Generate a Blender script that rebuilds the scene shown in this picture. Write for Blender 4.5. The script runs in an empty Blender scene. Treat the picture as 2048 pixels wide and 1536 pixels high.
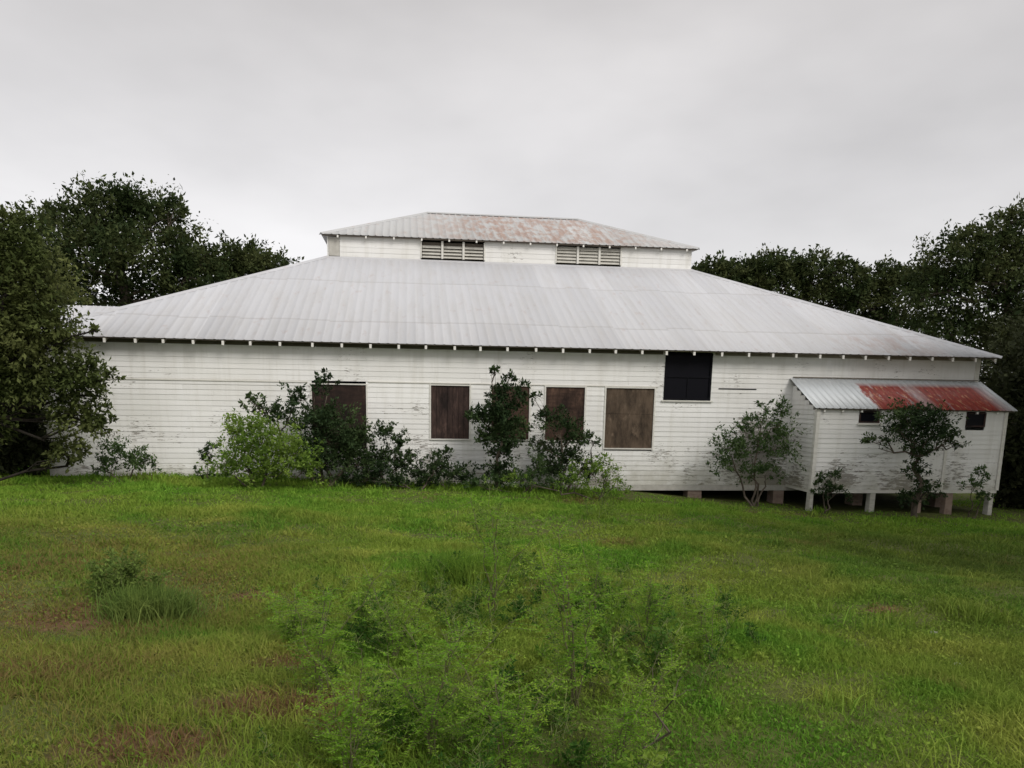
import bpy, math, random
import numpy as np
from mathutils import Matrix, Vector

# ------------------------------------------------------------------ camera, sky, sun, exposure
SC = bpy.context.scene
COL = SC.collection
CAM = np.array([-3.50830565, -17.05293744, 2.08416267])
RT = np.array([0.99300296, -0.11699755, 0.01602184])
UP = np.array([0.0043868, 0.17212886, 0.98506467])
FW = np.array([0.11800798, 0.97810185, -0.17143771])
FOC = 1500.84 / 2048.0
SHX, SHY = -0.013, 0.136
cd = bpy.data.cameras.new('camera')
co = bpy.data.objects.new('camera', cd)
COL.objects.link(co)
cd.sensor_width = 36.0
cd.lens = 36.0 * FOC
cd.shift_x = -SHX
cd.shift_y = SHY
cd.clip_end = 2000
M = Matrix(((RT[0], UP[0], -FW[0], CAM[0]), (RT[1], UP[1], -FW[1], CAM[1]),
            (RT[2], UP[2], -FW[2], CAM[2]), (0, 0, 0, 1)))
co.matrix_world = M
SC.camera = co
SC.view_settings.view_transform = 'Standard'
SC.view_settings.look = 'None'
SC.view_settings.exposure = 0.16
SC.view_settings.gamma = 1.0
SUN_EL, SUN_AZ = math.radians(42), math.radians(148)   # azimuth clockwise from +Y: behind the camera, right
w = bpy.data.worlds.new('World')
SC.world = w
w.use_nodes = True
nt = w.node_tree
nt.nodes.clear()
out = nt.nodes.new('ShaderNodeOutputWorld')
bg = nt.nodes.new('ShaderNodeBackground')
bg.inputs['Strength'].default_value = 0.1
sky = nt.nodes.new('ShaderNodeTexSky')
sky.sky_type = 'NISHITA'
sky.sun_disc = False
sky.sun_elevation = SUN_EL
sky.sun_rotation = SUN_AZ
sky.dust_density = 4.0
tc = nt.nodes.new('ShaderNodeTexCoord')
sep = nt.nodes.new('ShaderNodeSeparateXYZ')
nt.links.new(tc.outputs['Generated'], sep.inputs[0])
rmp = nt.nodes.new('ShaderNodeValToRGB')
els = rmp.color_ramp.elements
els[0].position = 0.0; els[0].color = (.86, .85, .86, 1)
els[1].position = 1.0; els[1].color = (1.05, 1.05, 1.05, 1)
for pos, c in ((.12, (.86, .85, .855)), (.24, (.74, .725, .73)), (.42, (.58, .56, .555)), (.6, (.70, .69, .69))):
    e = els.new(pos); e.color = (*c, 1)
nt.links.new(sep.outputs['Z'], rmp.inputs[0])
mp = nt.nodes.new('ShaderNodeMapping')
mp.inputs['Scale'].default_value = (1.0, 1.0, 2.4)
mp.inputs['Location'].default_value = (0.35, 0.2, 0.5)
nt.links.new(tc.outputs['Generated'], mp.inputs[0])
nz = nt.nodes.new('ShaderNodeTexNoise')
nz.inputs['Scale'].default_value = 1.9
nz.inputs['Detail'].default_value = 5
nz.inputs['Roughness'].default_value = .48
nt.links.new(mp.outputs[0], nz.inputs['Vector'])
mr = nt.nodes.new('ShaderNodeMapRange')
mr.inputs['From Min'].default_value = .3
mr.inputs['From Max'].default_value = .7
mr.inputs['To Min'].default_value = 7.9
mr.inputs['To Max'].default_value = 11.6
nt.links.new(nz.outputs[0], mr.inputs[0])
vm = nt.nodes.new('ShaderNodeVectorMath'); vm.operation = 'SCALE'
nt.links.new(rmp.outputs[0], vm.inputs[0]); nt.links.new(mr.outputs[0], vm.inputs['Scale'])
mx = nt.nodes.new('ShaderNodeMix'); mx.data_type = 'RGBA'
mx.inputs[0].default_value = .93
nt.links.new(sky.outputs[0], mx.inputs[6]); nt.links.new(vm.outputs[0], mx.inputs[7])
nt.links.new(mx.outputs[2], bg.inputs[0]); nt.links.new(bg.outputs[0], out.inputs[0])

sl = bpy.data.lights.new('sun', 'SUN')
sl.energy = 1.9
sl.angle = math.radians(25)
sl.color = (1.0, .965, .91)
so = bpy.data.objects.new('sun', sl)
COL.objects.link(so)
sd = Vector((math.sin(SUN_AZ) * math.cos(SUN_EL), math.cos(SUN_AZ) * math.cos(SUN_EL), math.sin(SUN_EL)))
so.rotation_euler = sd.to_track_quat('Z', 'Y').to_euler()
so.location = (-20, -40, 40)

# ------------------------------------------------------------------ helpers
def at(px, py, Y):
    """photo pixel (2048 wide) at world depth Y -> point"""
    v = FW + RT * (px - 1024 - SHX * 2048) / 1500.84 - UP * (py - 768 - SHY * 2048) / 1500.84
    return CAM + v * (Y - CAM[1]) / v[1]

def ppm(P):      # pixels (2048 wide) per metre at a point
    return 1500.84 / float((np.asarray(P) - CAM) @ FW)

BX = [-60, -14, -11, -8, -5.7, -2.6, 1.7, 3.4, 5.5, 10, 16, 60]
BZ = [.1, .2, .17, .17, .09, -.02, -.15, -.33, -.46, -.56, -.62, -.7]
def ground(x, y):
    x = np.asarray(x, float); y = np.asarray(y, float)
    b = np.interp(x, BX, BZ)
    t = np.clip(-(y + 1.5) / 15.0, 0, 1.15)
    t = t * t * (3 - 2 * np.clip(t, 0, 1))
    z = b * (1 - t) + .42 * t
    z = z + np.clip((-y - .5) / 4, 0, 1) * (.035 * np.sin(x * 1.3 + y * .7) + .03 * np.sin(x * .6 - y * 1.7 + 1) + .012 * np.sin(x * 3.7 + y * 3.1))
    return z

def gscr(px, py):      # ground point seen through a pixel
    v = FW + RT * (px - 1024 - SHX * 2048) / 1500.84 - UP * (py - 768 - SHY * 2048) / 1500.84
    t = 1.0
    for _ in range(4000):
        P = CAM + v * t
        if P[2] <= float(ground(P[0], P[1])): break
        t += .02
    return P

PATCH = [(200, 1232, .50), (120, 1245, .35), (330, 1225, .30), (590, 1330, .22), (640, 1415, .22), (520, 1420, .28), (300, 1500, .30), (680, 1455, .14), (1765, 1222, .13), (520, 1195, .2)]
PATCH = [(gscr(a, b), c) for a, b, c in PATCH]

def newmesh(name, verts, faces, mat, parent=None, loc=None, smooth=False, quads=None, tris=None):
    me = bpy.data.meshes.new(name)
    if quads is not None or tris is not None:
        V = np.asarray(verts, np.float32)
        arrs = []; tot = []
        if quads is not None and len(quads): arrs.append(np.asarray(quads).ravel()); tot.append(np.full(len(quads), 4))
        if tris is not None and len(tris): arrs.append(np.asarray(tris).ravel()); tot.append(np.full(len(tris), 3))
        li = np.concatenate(arrs).astype(np.int32); lt = np.concatenate(tot).astype(np.int32)
        ls = np.concatenate([[0], np.cumsum(lt)[:-1]]).astype(np.int32)
        me.vertices.add(len(V)); me.vertices.foreach_set('co', V.ravel())
        me.loops.add(len(li)); me.loops.foreach_set('vertex_index', li)
        me.polygons.add(len(lt)); me.polygons.foreach_set('loop_start', ls); me.polygons.foreach_set('loop_total', lt)
        me.update(calc_edges=True)
    else:
        me.from_pydata([tuple(map(float, v)) for v in verts], [], faces)
        me.update()
    if smooth:
        me.polygons.foreach_set('use_smooth', np.ones(len(me.polygons), bool))
    me.materials.append(mat)
    o = bpy.data.objects.new(name, me)
    COL.objects.link(o)
    if parent is not None:
        o.parent = parent
        if loc == 'world':
            p = parent
            off = Vector((0, 0, 0))
            while p is not None:
                off += p.location; p = p.parent
            o.location = -off
            o['_w'] = 1
            del o['_w']
    elif loc is not None:
        o.location = loc
    return o

def tag(o, label=None, cat=None, group=None, kind=None):
    if label: o['label'] = label
    if cat: o['category'] = cat
    if group: o['group'] = group
    if kind: o['kind'] = kind
    return o

def thing(name, loc, label, cat, group=None):
    o = bpy.data.objects.new(name, None)
    o.empty_display_size = .2
    COL.objects.link(o)
    o.location = tuple(map(float, loc))
    return tag(o, label, cat, group)

class MB:
    def __init__(s): s.v = []; s.f = []
    def box(s, x0, x1, y0, y1, z0, z1):
        n = len(s.v)
        s.v += [(x0, y0, z0), (x1, y0, z0), (x1, y1, z0), (x0, y1, z0), (x0, y0, z1), (x1, y0, z1), (x1, y1, z1), (x0, y1, z1)]
        s.f += [(n, n+3, n+2, n+1), (n+4, n+5, n+6, n+7), (n, n+1, n+5, n+4), (n+1, n+2, n+6, n+5), (n+2, n+3, n+7, n+6), (n+3, n, n+4, n+7)]
        return s
    def hexa(s, pts):      # 8 points, bottom ring then top ring
        n = len(s.v); s.v += [tuple(p) for p in pts]
        s.f += [(n, n+3, n+2, n+1), (n+4, n+5, n+6, n+7), (n, n+1, n+5, n+4), (n+1, n+2, n+6, n+5), (n+2, n+3, n+7, n+6), (n+3, n, n+4, n+7)]
        return s
    def quad(s, a, b, c, d):
        n = len(s.v); s.v += [a, b, c, d]; s.f.append((n, n+1, n+2, n+3)); return s
    def build(s, name, mat, parent=None, loc='world'):
        return newmesh(name, s.v, s.f, mat, parent, loc)

# ------------------------------------------------------------------ materials
class N:
    def __init__(s, name):
        s.m = bpy.data.materials.new(name); s.m.use_nodes = True
        s.t = s.m.node_tree; s.p = s.t.nodes['Principled BSDF']; s.out = s.t.nodes['Material Output']
        s.tc = s.t.nodes.new('ShaderNodeTexCoord').outputs['Object']
    def n(s, typ, **kw):
        x = s.t.nodes.new(typ)
        for k, v in kw.items(): setattr(x, k, v)
        return x
    def link(s, a, b): s.t.links.new(a, b)
    def noise(s, scale, detail=4, rough=.55, vscale=(1, 1, 1), loc=(0, 0, 0)):
        m = s.n('ShaderNodeMapping'); m.inputs['Scale'].default_value = vscale; m.inputs['Location'].default_value = loc
        s.link(s.tc, m.inputs[0])
        x = s.n('ShaderNodeTexNoise'); x.inputs['Scale'].default_value = scale
        x.inputs['Detail'].default_value = detail; x.inputs['Roughness'].default_value = rough
        s.link(m.outputs[0], x.inputs['Vector']); return x.outputs[0]
    def rng(s, v, a, b, c=0, d=1):
        x = s.n('ShaderNodeMapRange'); s.link(v, x.inputs[0])
        for i, q in zip((1, 2, 3, 4), (a, b, c, d)): x.inputs[i].default_value = q
        return x.outputs[0]
    def math(s, op, a, b=None):
        x = s.n('ShaderNodeMath', operation=op)
        for i, q in enumerate((a, b)):
            if q is None: continue
            if isinstance(q, (int, float)): x.inputs[i].default_value = q
            else: s.link(q, x.inputs[i])
        return x.outputs[0]
    def mix(s, f, a, b, blend='MIX'):
        x = s.n('ShaderNodeMix', data_type='RGBA', blend_type=blend)
        for i, q in ((0, f), (6, a), (7, b)):
            if isinstance(q, (int, float)): x.inputs[i].default_value = q
            elif isinstance(q, tuple): x.inputs[i].default_value = (*q, 1)
            else: s.link(q, x.inputs[i])
        return x.outputs[2]
    def xyz(s):
        x = s.n('ShaderNodeSeparateXYZ'); s.link(s.tc, x.inputs[0]); return x.outputs
    def island(s): return s.n('ShaderNodeNewGeometry').outputs['Random Per Island']
    def bump(s, h, strength=.3, dist=.01):
        x = s.n('ShaderNodeBump'); x.inputs['Strength'].default_value = strength; x.inputs['Distance'].default_value = dist
        s.link(h, x.inputs['Height']); s.link(x.outputs[0], s.p.inputs['Normal'])
    def col(s, c):
        if isinstance(c, tuple): s.p.inputs['Base Color'].default_value = (*c, 1)
        else: s.link(c, s.p.inputs['Base Color'])
    def set(s, rough=.7, metal=0., spec=None):
        s.p.inputs['Roughness'].default_value = rough; s.p.inputs['Metallic'].default_value = metal
        if spec is not None: s.p.inputs['Specular IOR Level'].default_value = spec
        return s

def mat_siding(name, weather=(0., 1.6), amount=.5, hot=None):
    k = N(name); k.set(.75, spec=.25)
    x, y, z = k.xyz()[:3]
    base = k.mix(k.island(), (.77, .762, .745), (.85, .842, .825))
    big = k.noise(.8, 3)
    base = k.mix(k.rng(big, .35, .7, 0, .35), base, (.64, .62, .56))
    # flaking paint in short horizontal flecks, worse low on the wall
    fl = k.noise(11, 8, .72, (.5, .5, 2.6))
    patch = k.noise(.9, 3, .5, (1, 1, 1.3), (7, 3, 1))
    low = k.rng(z, weather[1], weather[0], -.02, .14)
    th = k.math('SUBTRACT', .70 - .05 * amount, low)
    pt = k.math('MULTIPLY', k.rng(patch, .36, .68, -.10, .15), 1.0)
    th = k.math('SUBTRACT', th, pt)
    if hot:      # a stretch where hardly any paint is left
        hx = k.math('MULTIPLY', k.rng(x, hot[0], hot[0] + .8, 0, 1), k.rng(x, hot[1], hot[1] - .5, 0, 1))
        hx = k.math('MULTIPLY', hx, k.rng(z, 1.9, 1.2, 0, .16))
        th = k.math('SUBTRACT', th, hx)
    d = k.math('SUBTRACT', fl, th)
    msk = k.rng(d, 0, .05)
    wood = k.mix(k.noise(9, 4, .6, (1, 1, 6)), (.20, .185, .165), (.40, .38, .35))
    c = k.mix(msk, base, wood)
    c = k.mix(k.rng(k.noise(1.7, 5, .6, (3.5, 3.5, .35), (2, 0, 0)), .5, .8, 0, .3), c, (.42, .39, .31))
    sp = k.rng(k.math('ADD', z, k.rng(k.noise(2.2, 5, .65), .3, .7, -.35, .35)), .55, -.05, 0, .5)
    c = k.mix(sp, c, (.30, .28, .20))       # mud splash and mildew above the ground
    k.col(c)
    k.bump(k.math('MULTIPLY', msk, -1.0), .4, .004)
    return k.m

def mat_metal(name, rust_amt=0., hot=None, base=((.47, .47, .49), (.56, .56, .58)), axis=0):
    k = N(name); k.set(.62, .12, .3)
    x, y, z = k.xyz()[:3]
    u = x if axis == 0 else y
    cell = k.math('FLOOR', k.math('DIVIDE', u, .66))
    wn = k.n('ShaderNodeTexWhiteNoise', noise_dimensions='1D'); k.link(cell, wn.inputs['W'])
    c = k.mix(k.math('MULTIPLY', wn.outputs[0], .6), *base)
    crs = k.math('ADD', k.math('MULTIPLY', z, .82), k.math('MULTIPLY', wn.outputs[0], .05))
    w2 = k.n('ShaderNodeTexWhiteNoise', noise_dimensions='1D'); k.link(k.math('ADD', k.math('MULTIPLY', cell, 3.7), k.math('FLOOR', crs)), w2.inputs['W'])
    c = k.mix(k.math('MULTIPLY', w2.outputs[0], .30), c, tuple(v * .78 for v in base[0]))
    lap = k.rng(k.math('FRACT', crs), .0, .035, .45, 0)
    c = k.mix(lap, c, (.27, .25, .24))
    vs = (2.2, .28, .28) if axis == 0 else (.28, 2.2, .28)
    st = k.noise(2.3, 6, .6, vs)
    c = k.mix(k.rng(st, .45, .75, 0, .4), c, (.40, .38, .36))
    rn = k.noise(2.6, 6, .65, (2.0, .8, .8) if axis == 0 else (.8, 2., .8), (3, 0, 0))
    rm = k.rng(rn, .62 - rust_amt * .25, .74 - rust_amt * .2)
    rm = k.math('MULTIPLY', rm, min(1., rust_amt * 1.6))
    if hot:
        for (x0, x1, z0, z1, a) in hot:
            h = k.math('MULTIPLY', k.rng(x, x0, x0 + (x1 - x0) * .3, 0, 1), k.rng(x, x1, x1 - (x1 - x0) * .3, 0, 1))
            h = k.math('MULTIPLY', h, k.math('MULTIPLY', k.rng(z, z0, z0 + .15 * (z1 - z0), 0, 1), k.rng(z, z1, z0 + .6 * (z1 - z0), 0, 1)))
            h = k.math('MULTIPLY', k.math('MULTIPLY', h, a), k.rng(rn, .42, .58))
            rm = k.math('MAXIMUM', rm, h)
    rust = k.mix(k.noise(5, 4), (.20, .07, .035), (.38, .19, .10))
    k.col(k.mix(rm, c, rust))
    k.link(k.rng(rm, 0, 1, .12, 0), k.p.inputs['Metallic'])
    k.bump(k.noise(1.1, 3, .5, (1, 1, 1)), .25, .03)
    return k.m

def mat_annex_roof():
    k = N('rusty_annex_metal'); k.set(.5, .3, .4)
    x, y, z = k.xyz()[:3]
    c = k.mix(k.noise(2, 4, .6, (4, .5, .5)), (.40, .42, .43), (.60, .62, .63))
    rn = k.noise(3.2, 5, .6, (2.6, .7, .7), (1, 0, 0))
    jag = k.math('ADD', x, k.math('MULTIPLY', k.noise(4, 6, .7, (1.5, 1, 1), (5, 5, 5)), .5))
    right = k.rng(jag, 7.12, 7.2)                        # rust starts at one sheet's lap
    lowp = k.math('MULTIPLY', k.rng(z, 2.46, 2.36), k.rng(x, 10.2, 9.75))
    streak = k.rng(rn, .58, .7, 1.0, 0.45)
    pale = k.math('MULTIPLY', k.rng(x, 7.95, 8.1), k.rng(x, 8.45, 8.2))
    streak = k.math('MULTIPLY', streak, k.rng(pale, 0, 1, 1, .6))
    rm = k.math('MULTIPLY', k.math('MULTIPLY', right, lowp), streak)
    rm = k.math('MAXIMUM', rm, k.math('MULTIPLY', k.math('MULTIPLY', right, k.rng(x, 8.5, 8.9)), k.math('MULTIPLY', lowp, .93)))
    red = k.mix(k.noise(6, 4, .6, (3, .8, .8)), (.17, .022, .016), (.32, .045, .028))
    org = k.mix(k.rng(k.noise(5, 4, .6, (3.4, 1, 1), (9, 0, 0)), .55, .66), red, (.46, .22, .12))
    org = k.mix(k.rng(k.noise(9, 5, .65, (2.2, .5, .5), (4, 2, 0)), .52, .7, 0, .7), org, (.09, .03, .022))
    k.col(k.mix(rm, c, org))
    k.link(k.rng(rm, 0, 1, .3, 0), k.p.inputs['Metallic'])
    return k.m

def mat_simple(name, c1, c2, scale=3, vs=(1, 1, 1), rough=.8, bump=.2, isl=True, spec=.3):
    k = N(name); k.set(rough, spec=spec)
    n1 = k.noise(scale, 5, .6, vs)
    c = k.mix(k.rng(n1, .3, .7), c1, c2)
    if isl: c = k.mix(k.math('MULTIPLY', k.island(), .35), c, tuple(a * .6 for a in c1))
    if name.endswith(('plywood', 'board')):
        st = k.rng(k.noise(2.1, 5, .7, (1.6, 1, .6), (4, 1, 2)), .42, .66)
        c = k.mix(st, c, tuple(a * .32 for a in c1))
        c = k.mix(k.rng(k.noise(3.3, 6, .7, (1.5, 1, .7), (9, 1, 2)), .58, .72, 0, .5), c, tuple(min(1, a * 1.9) for a in c2))
    k.col(c)
    if bump: k.bump(n1, bump, .01)
    return k.m

def mat_leaf(name, c1, c2, c3=None, transl=.32, sc=.7):
    k = N(name)
    r = k.island()
    c = k.mix(r, c1, c2)
    if c3 is not None:
        f = k.math('MULTIPLY', k.rng(k.noise(sc, 2), .42, .66), k.rng(r, 0, 1, .4, 1))
        c = k.mix(f, c, c3)
    k.col(c); k.set(.7, spec=.1)
    tr = k.n('ShaderNodeBsdfTranslucent'); k.link(c, tr.inputs[0])
    ms = k.n('ShaderNodeMixShader'); ms.inputs[0].default_value = transl
    k.link(k.p.outputs[0], ms.inputs[1]); k.link(tr.outputs[0], ms.inputs[2]); k.link(ms.outputs[0], k.out.inputs[0])
    return k.m

def soilmask(k):
    # bare, dry patches of the yard (same spots for soil sheet and blades)
    m = k.rng(k.noise(.42, 4, .6, (1, 1, 0), (3.3, 1.2, 0)), .60, .72)
    wob = k.rng(k.noise(5, 4, .65), .3, .7, -.35, .35)
    x, y, z = k.xyz()[:3]
    for P, r in PATCH:
        a = k.math('DIVIDE', k.math('SUBTRACT', x, float(P[0])), r * 1.35); b = k.math('DIVIDE', k.math('SUBTRACT', y, float(P[1])), r * .9)
        d = k.math('SQRT', k.math('ADD', k.math('MULTIPLY', a, a), k.math('MULTIPLY', b, b)))
        m = k.math('MAXIMUM', m, k.rng(k.math('ADD', d, wob), 1.15, .6))
    return m

def mat_ground():
    k = N('soil'); k.set(.95, spec=.1)
    n1 = k.noise(6, 6, .65)
    c = k.mix(k.rng(n1, .3, .7), (.055, .065, .018), (.11, .12, .038))
    dirt = k.mix(k.rng(k.noise(9, 5), .3, .7), (.085, .05, .028), (.16, .10, .055))
    c = k.mix(soilmask(k), c, dirt)
    k.col(c); k.bump(n1, .6, .03)
    return k.m

def mat_grass():
    k = N('grass_blades')
    x, y, z = k.xyz()[:3]
    r = k.island()
    green = k.mix(r, (.145, .22, .027), (.25, .33, .052))
    lush = k.mix(r, (.075, .19, .018), (.155, .30, .034))
    dry = k.mix(r, (.27, .19, .08), (.15, .085, .042))  # dry growth brown, also used for the painted warm glow at the left
    c = k.mix(k.rng(k.noise(.55, 4, .6, (1, 1, 0), (8, 2, 0)), .46, .60), green, lush)
    yel = k.mix(r, (.28, .32, .055), (.38, .395, .085))
    c = k.mix(k.rng(k.noise(.8, 4, .6, (1, 1, 0), (1, 9, 0)), .50, .68, 0, .8), c, yel)
    fresh = k.mix(r, (.12, .27, .025), (.24, .42, .05))
    c = k.mix(k.math('MULTIPLY', k.rng(y, -6., -2.5), k.rng(k.noise(.7, 4, .6, (1, 1, 0), (6, 1, 0)), .35, .6, .2, .75)), c, fresh)
    # right of the yard: vignette darkening painted into the blade colour
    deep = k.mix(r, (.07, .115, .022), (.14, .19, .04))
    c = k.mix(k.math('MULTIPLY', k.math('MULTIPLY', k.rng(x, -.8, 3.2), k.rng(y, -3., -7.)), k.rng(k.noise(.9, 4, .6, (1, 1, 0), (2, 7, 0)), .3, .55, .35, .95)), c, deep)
    # left of the yard: dry growth, plus a warm glow painted in as brown
    drift = k.math('MULTIPLY', k.rng(x, -3.9, -5.6), k.rng(y, -4.5, -9.))
    dm = k.math('MAXIMUM', soilmask(k), k.math('MULTIPLY', drift, k.rng(k.noise(1.1, 4, .6, (1, 1, 0), (5, 5, 0)), .35, .6, .45, .95)))
    c = k.mix(k.math('MULTIPLY', dm, k.rng(r, .15, .55)), c, dry)
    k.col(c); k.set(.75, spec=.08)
    tr = k.n('ShaderNodeBsdfTranslucent'); k.link(c, tr.inputs[0])
    ms = k.n('ShaderNodeMixShader'); ms.inputs[0].default_value = .35
    k.link(k.p.outputs[0], ms.inputs[1]); k.link(tr.outputs[0], ms.inputs[2]); k.link(ms.outputs[0], k.out.inputs[0])
    return k.m

SIDING = mat_siding('painted_siding', (0., 2.0), .6, hot=(3.7, 5.9))
SIDING2 = mat_siding('annex_siding', (0., 1.3), .9)
SIDING3 = mat_siding('cupola_siding', (0., .1), .3)
ROOF = mat_metal('roof_metal', .12, hot=[(6.3, 9.6, 3.0, 3.8, .28)])
ROOFS = mat_metal('roof_metal_end', .12, axis=1)
CROOF = mat_metal('cupola_metal', .22, hot=[(-3.8, 4.8, 6.1, 8.6, .55)], base=((.42, .42, .42), (.54, .54, .54)))
CROOFS = mat_metal('cupola_metal_end', .25, axis=1, base=((.42, .42, .42), (.56, .56, .56)))
AROOF = mat_annex_roof()
TRIM = mat_simple('white_trim', (.66, .64, .58), (.80, .78, .73), 5, (1, 1, 3))
RAFT = mat_simple('rafter_wood', (.34, .31, .26), (.50, .47, .40), 6, (1, 4, 1))
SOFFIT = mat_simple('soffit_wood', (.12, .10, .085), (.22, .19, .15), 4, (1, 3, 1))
TAIL = mat_simple('painted_rafter_end', (.74, .72, .67), (.84, .82, .78), 9)
PLY = mat_simple('weathered_plywood', (.045, .024, .017), (.115, .066, .045), 4, (.8, 1, 5), .85)
PLY2 = mat_simple('tan_plywood', (.085, .058, .038), (.155, .112, .078), 3.5, (3, 1, 1), .85)
PLYB = mat_simple('blackened_plywood', (.018, .011, .009), (.05, .028, .02), 3, (1, 1, 5), .85)
PLYD = mat_simple('dark_brown_board', (.035, .02, .017), (.09, .055, .045), 3, (6, 1, 1), .85)
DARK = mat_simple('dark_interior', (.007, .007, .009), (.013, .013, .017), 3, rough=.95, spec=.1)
LOUV = mat_simple('louvre_paint', (.50, .48, .43), (.66, .64, .58), 6)
BRICK = mat_simple('pier_brick', (.26, .18, .14), (.38, .30, .25), 12)
POST = mat_simple('post_paint', (.50, .48, .42), (.70, .68, .62), 6, (1, 1, 3))
STRIP = mat_simple('dark_strip', (.10, .09, .07), (.17, .15, .115), 4, (1, 1, 3))
STRIP2 = mat_simple('pale_strip', (.24, .215, .17), (.33, .30, .24), 4, (1, 1, 3))
BEAM = mat_simple('sill_beam', (.42, .40, .36), (.60, .58, .53), 6)
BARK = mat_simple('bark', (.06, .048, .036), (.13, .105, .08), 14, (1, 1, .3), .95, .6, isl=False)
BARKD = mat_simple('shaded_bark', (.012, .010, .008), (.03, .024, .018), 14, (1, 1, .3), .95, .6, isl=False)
TWIG = mat_simple('dry_twig', (.22, .18, .12), (.34, .28, .19), 8, isl=False)
g = N('dark_glass'); g.col((.004, .004, .007)); g.set(.5, spec=.12); GLASS = g.m
SSTEM = mat_simple('sapling_stem', (.09, .085, .04), (.17, .16, .08), 8, isl=False)
GSTEM = mat_simple('green_stem', (.10, .14, .04), (.20, .22, .08), 8, isl=False)
STONE = mat_simple('pale_stone', (.26, .25, .22), (.40, .38, .34), 20)

# ------------------------------------------------------------------ ground
gx = np.concatenate([np.linspace(-400, -32, 24), np.linspace(-30, 34, 200), np.linspace(36, 400, 24)])
gy = np.concatenate([np.linspace(-120, -21, 12), np.linspace(-20, 4, 110), np.linspace(5, 45, 24), np.linspace(50, 900, 20)])
XX, YY = np.meshgrid(gx, gy)
rs = np.random.RandomState(3)
ZZ = ground(XX, YY) + np.where((YY > -19) & (YY < 0), rs.rand(*XX.shape) * .02, 0)
V = np.stack([XX.ravel(), YY.ravel(), ZZ.ravel()], 1)
nx, ny = len(gx), len(gy)
i = np.arange(nx - 1)[None, :] + nx * np.arange(ny - 1)[:, None]
Q = np.stack([i, i + 1, i + nx + 1, i + nx], -1).reshape(-1, 4)
gr = newmesh('ground', V, None, mat_ground(), quads=Q, smooth=True)
tag(gr, kind='structure')

# ------------------------------------------------------------------ building
WL, WR, HE, OV, SL, D = -11.115, 10.169, 3.218, .33, .468, 5.36
DEPTH = 16.4
B = thing('white_building', (WL, 0, 0), 'long white clapboard hall with hipped metal roof and louvred roof lantern', 'building')
rnd = random.Random(5)

def siding(mb, axis, pos, sgn, u0, u1, z0, z1, holes=(), e=.115, th=.011, lmax=3.6, wob=.0025):
    """lapped boards as real wedges. axis 'x': wall runs along X at Y=pos, outward = sgn*Y"""
    n = int(round((z1 - z0) / e)); e = (z1 - z0) / n
    for r in range(n):
        a, b = z0 + r * e, z0 + (r + 1) * e
        iv = [(u0, u1)]
        for (hx0, hx1, hz0, hz1) in holes:
            if b > hz0 + .02 and a < hz1 - .02:
                nv = []
                for s, t in iv:
                    if hx1 <= s or hx0 >= t: nv.append((s, t)); continue
                    if hx0 > s: nv.append((s, hx0))
                    if hx1 < t: nv.append((hx1, t))
                iv = nv
        for s, t in iv:
            x = s
            first = True
            while x < t - 1e-6:
                L = rnd.uniform(.6, 1) * lmax if first else lmax * rnd.uniform(.9, 1.0)
                x1 = t if x + L > t - .5 else x + L
                first = False
                o1 = th + rnd.uniform(-wob, wob); dz = rnd.uniform(-.002, .002)
                lo = pos + sgn * o1; hi = pos + sgn * .003; bk = pos - sgn * .02
                g0, g1 = x + .001, x1 - .001
                P = [(g0, lo, a + dz), (g1, lo, a + dz), (g1, bk, a + dz), (g0, bk, a + dz),
                     (g0, hi, b + .004), (g1, hi, b + .004), (g1, bk, b + .004), (g0, bk, b + .004)]
                if axis == 'y': P = [(q[1], q[0], q[2]) for q in P]
                mb.hexa(P)
                x = x1

wins = [  # x0,x1,z0,z1, kind
    (-5.62, -4.45, .80, 2.20, 'ply'), (-3.02, -2.16, 1.04, 2.22, 'dark'), (-1.66, -.80, 1.04, 2.23, 'ply'),
    (-.42, .48, 1.02, 2.23, 'ply'), (.98, 2.12, .86, 2.23, 'tan'), (2.34, 3.47, 1.98, 3.05, 'open')]
holes = [(a, b, c, d) for a, b, c, d, k in wins]
mb = MB(); siding(mb, 'x', 0, -1, WL, WR, .0, HE - .03, holes)
fw_ = mb.build('wall', SIDING, B)
fw_['label'] = 'long front wall of lapped white boards with flaking paint'
for (ax, pos, sg, u0, u1) in (('y', WL, -1, 0, DEPTH), ('y', WR, 1, 0, DEPTH), ('x', DEPTH, 1, WL, WR)):
    mb = MB(); siding(mb, ax, pos, sg, u0, u1, 0, HE - .03, lmax=6); mb.build('wall', SIDING, B)
# corner boards, sill beam, header batten
for x in (WL, WR):
    s = -1 if x == WL else 1
    mb = MB()
    mb.box(x - .03 - (.06 if s > 0 else 0), x + .03 + (.06 if s < 0 else 0), -.034, -.017, 0, HE - .05)
    mb.box(min(x + s * .018, x + s * .034), max(x + s * .018, x + s * .034), -.0165, .09, 0, HE - .05)
    mb.build('corner_board', TRIM, B)

mb = MB(); mb.box(WL, WR, -.01, .16, -.13, -.004); mb.box(WL, WR, DEPTH - .16, DEPTH, -.13, -.004)
mb.box(WL, WL + .16, .165, DEPTH - .165, -.13, -.004); mb.box(WR - .16, WR, .165, DEPTH - .165, -.13, -.004)
mb.build('sill_beam', BEAM, B)
mb = MB(); mb.box(WL + .2, WR - .2, .2, DEPTH - .2, -.09, .02); mb.build('floor_deck', SOFFIT, B)
mb = MB(); mb.box(WL + .03, -5.7, -.024, -.004, 2.235, 2.262); mb.box(-4.4, 2.2, -.023, -.004, 2.262, 2.285)
mb.build('batten', TRIM, B)
mb = MB(); mb.box(3.66, 4.58, -.0165, -.004, 2.245, 2.268); mb.build('slot_shade', DARK, B)  # thin dark strip laid on the boards for the shadow in a slot
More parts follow.
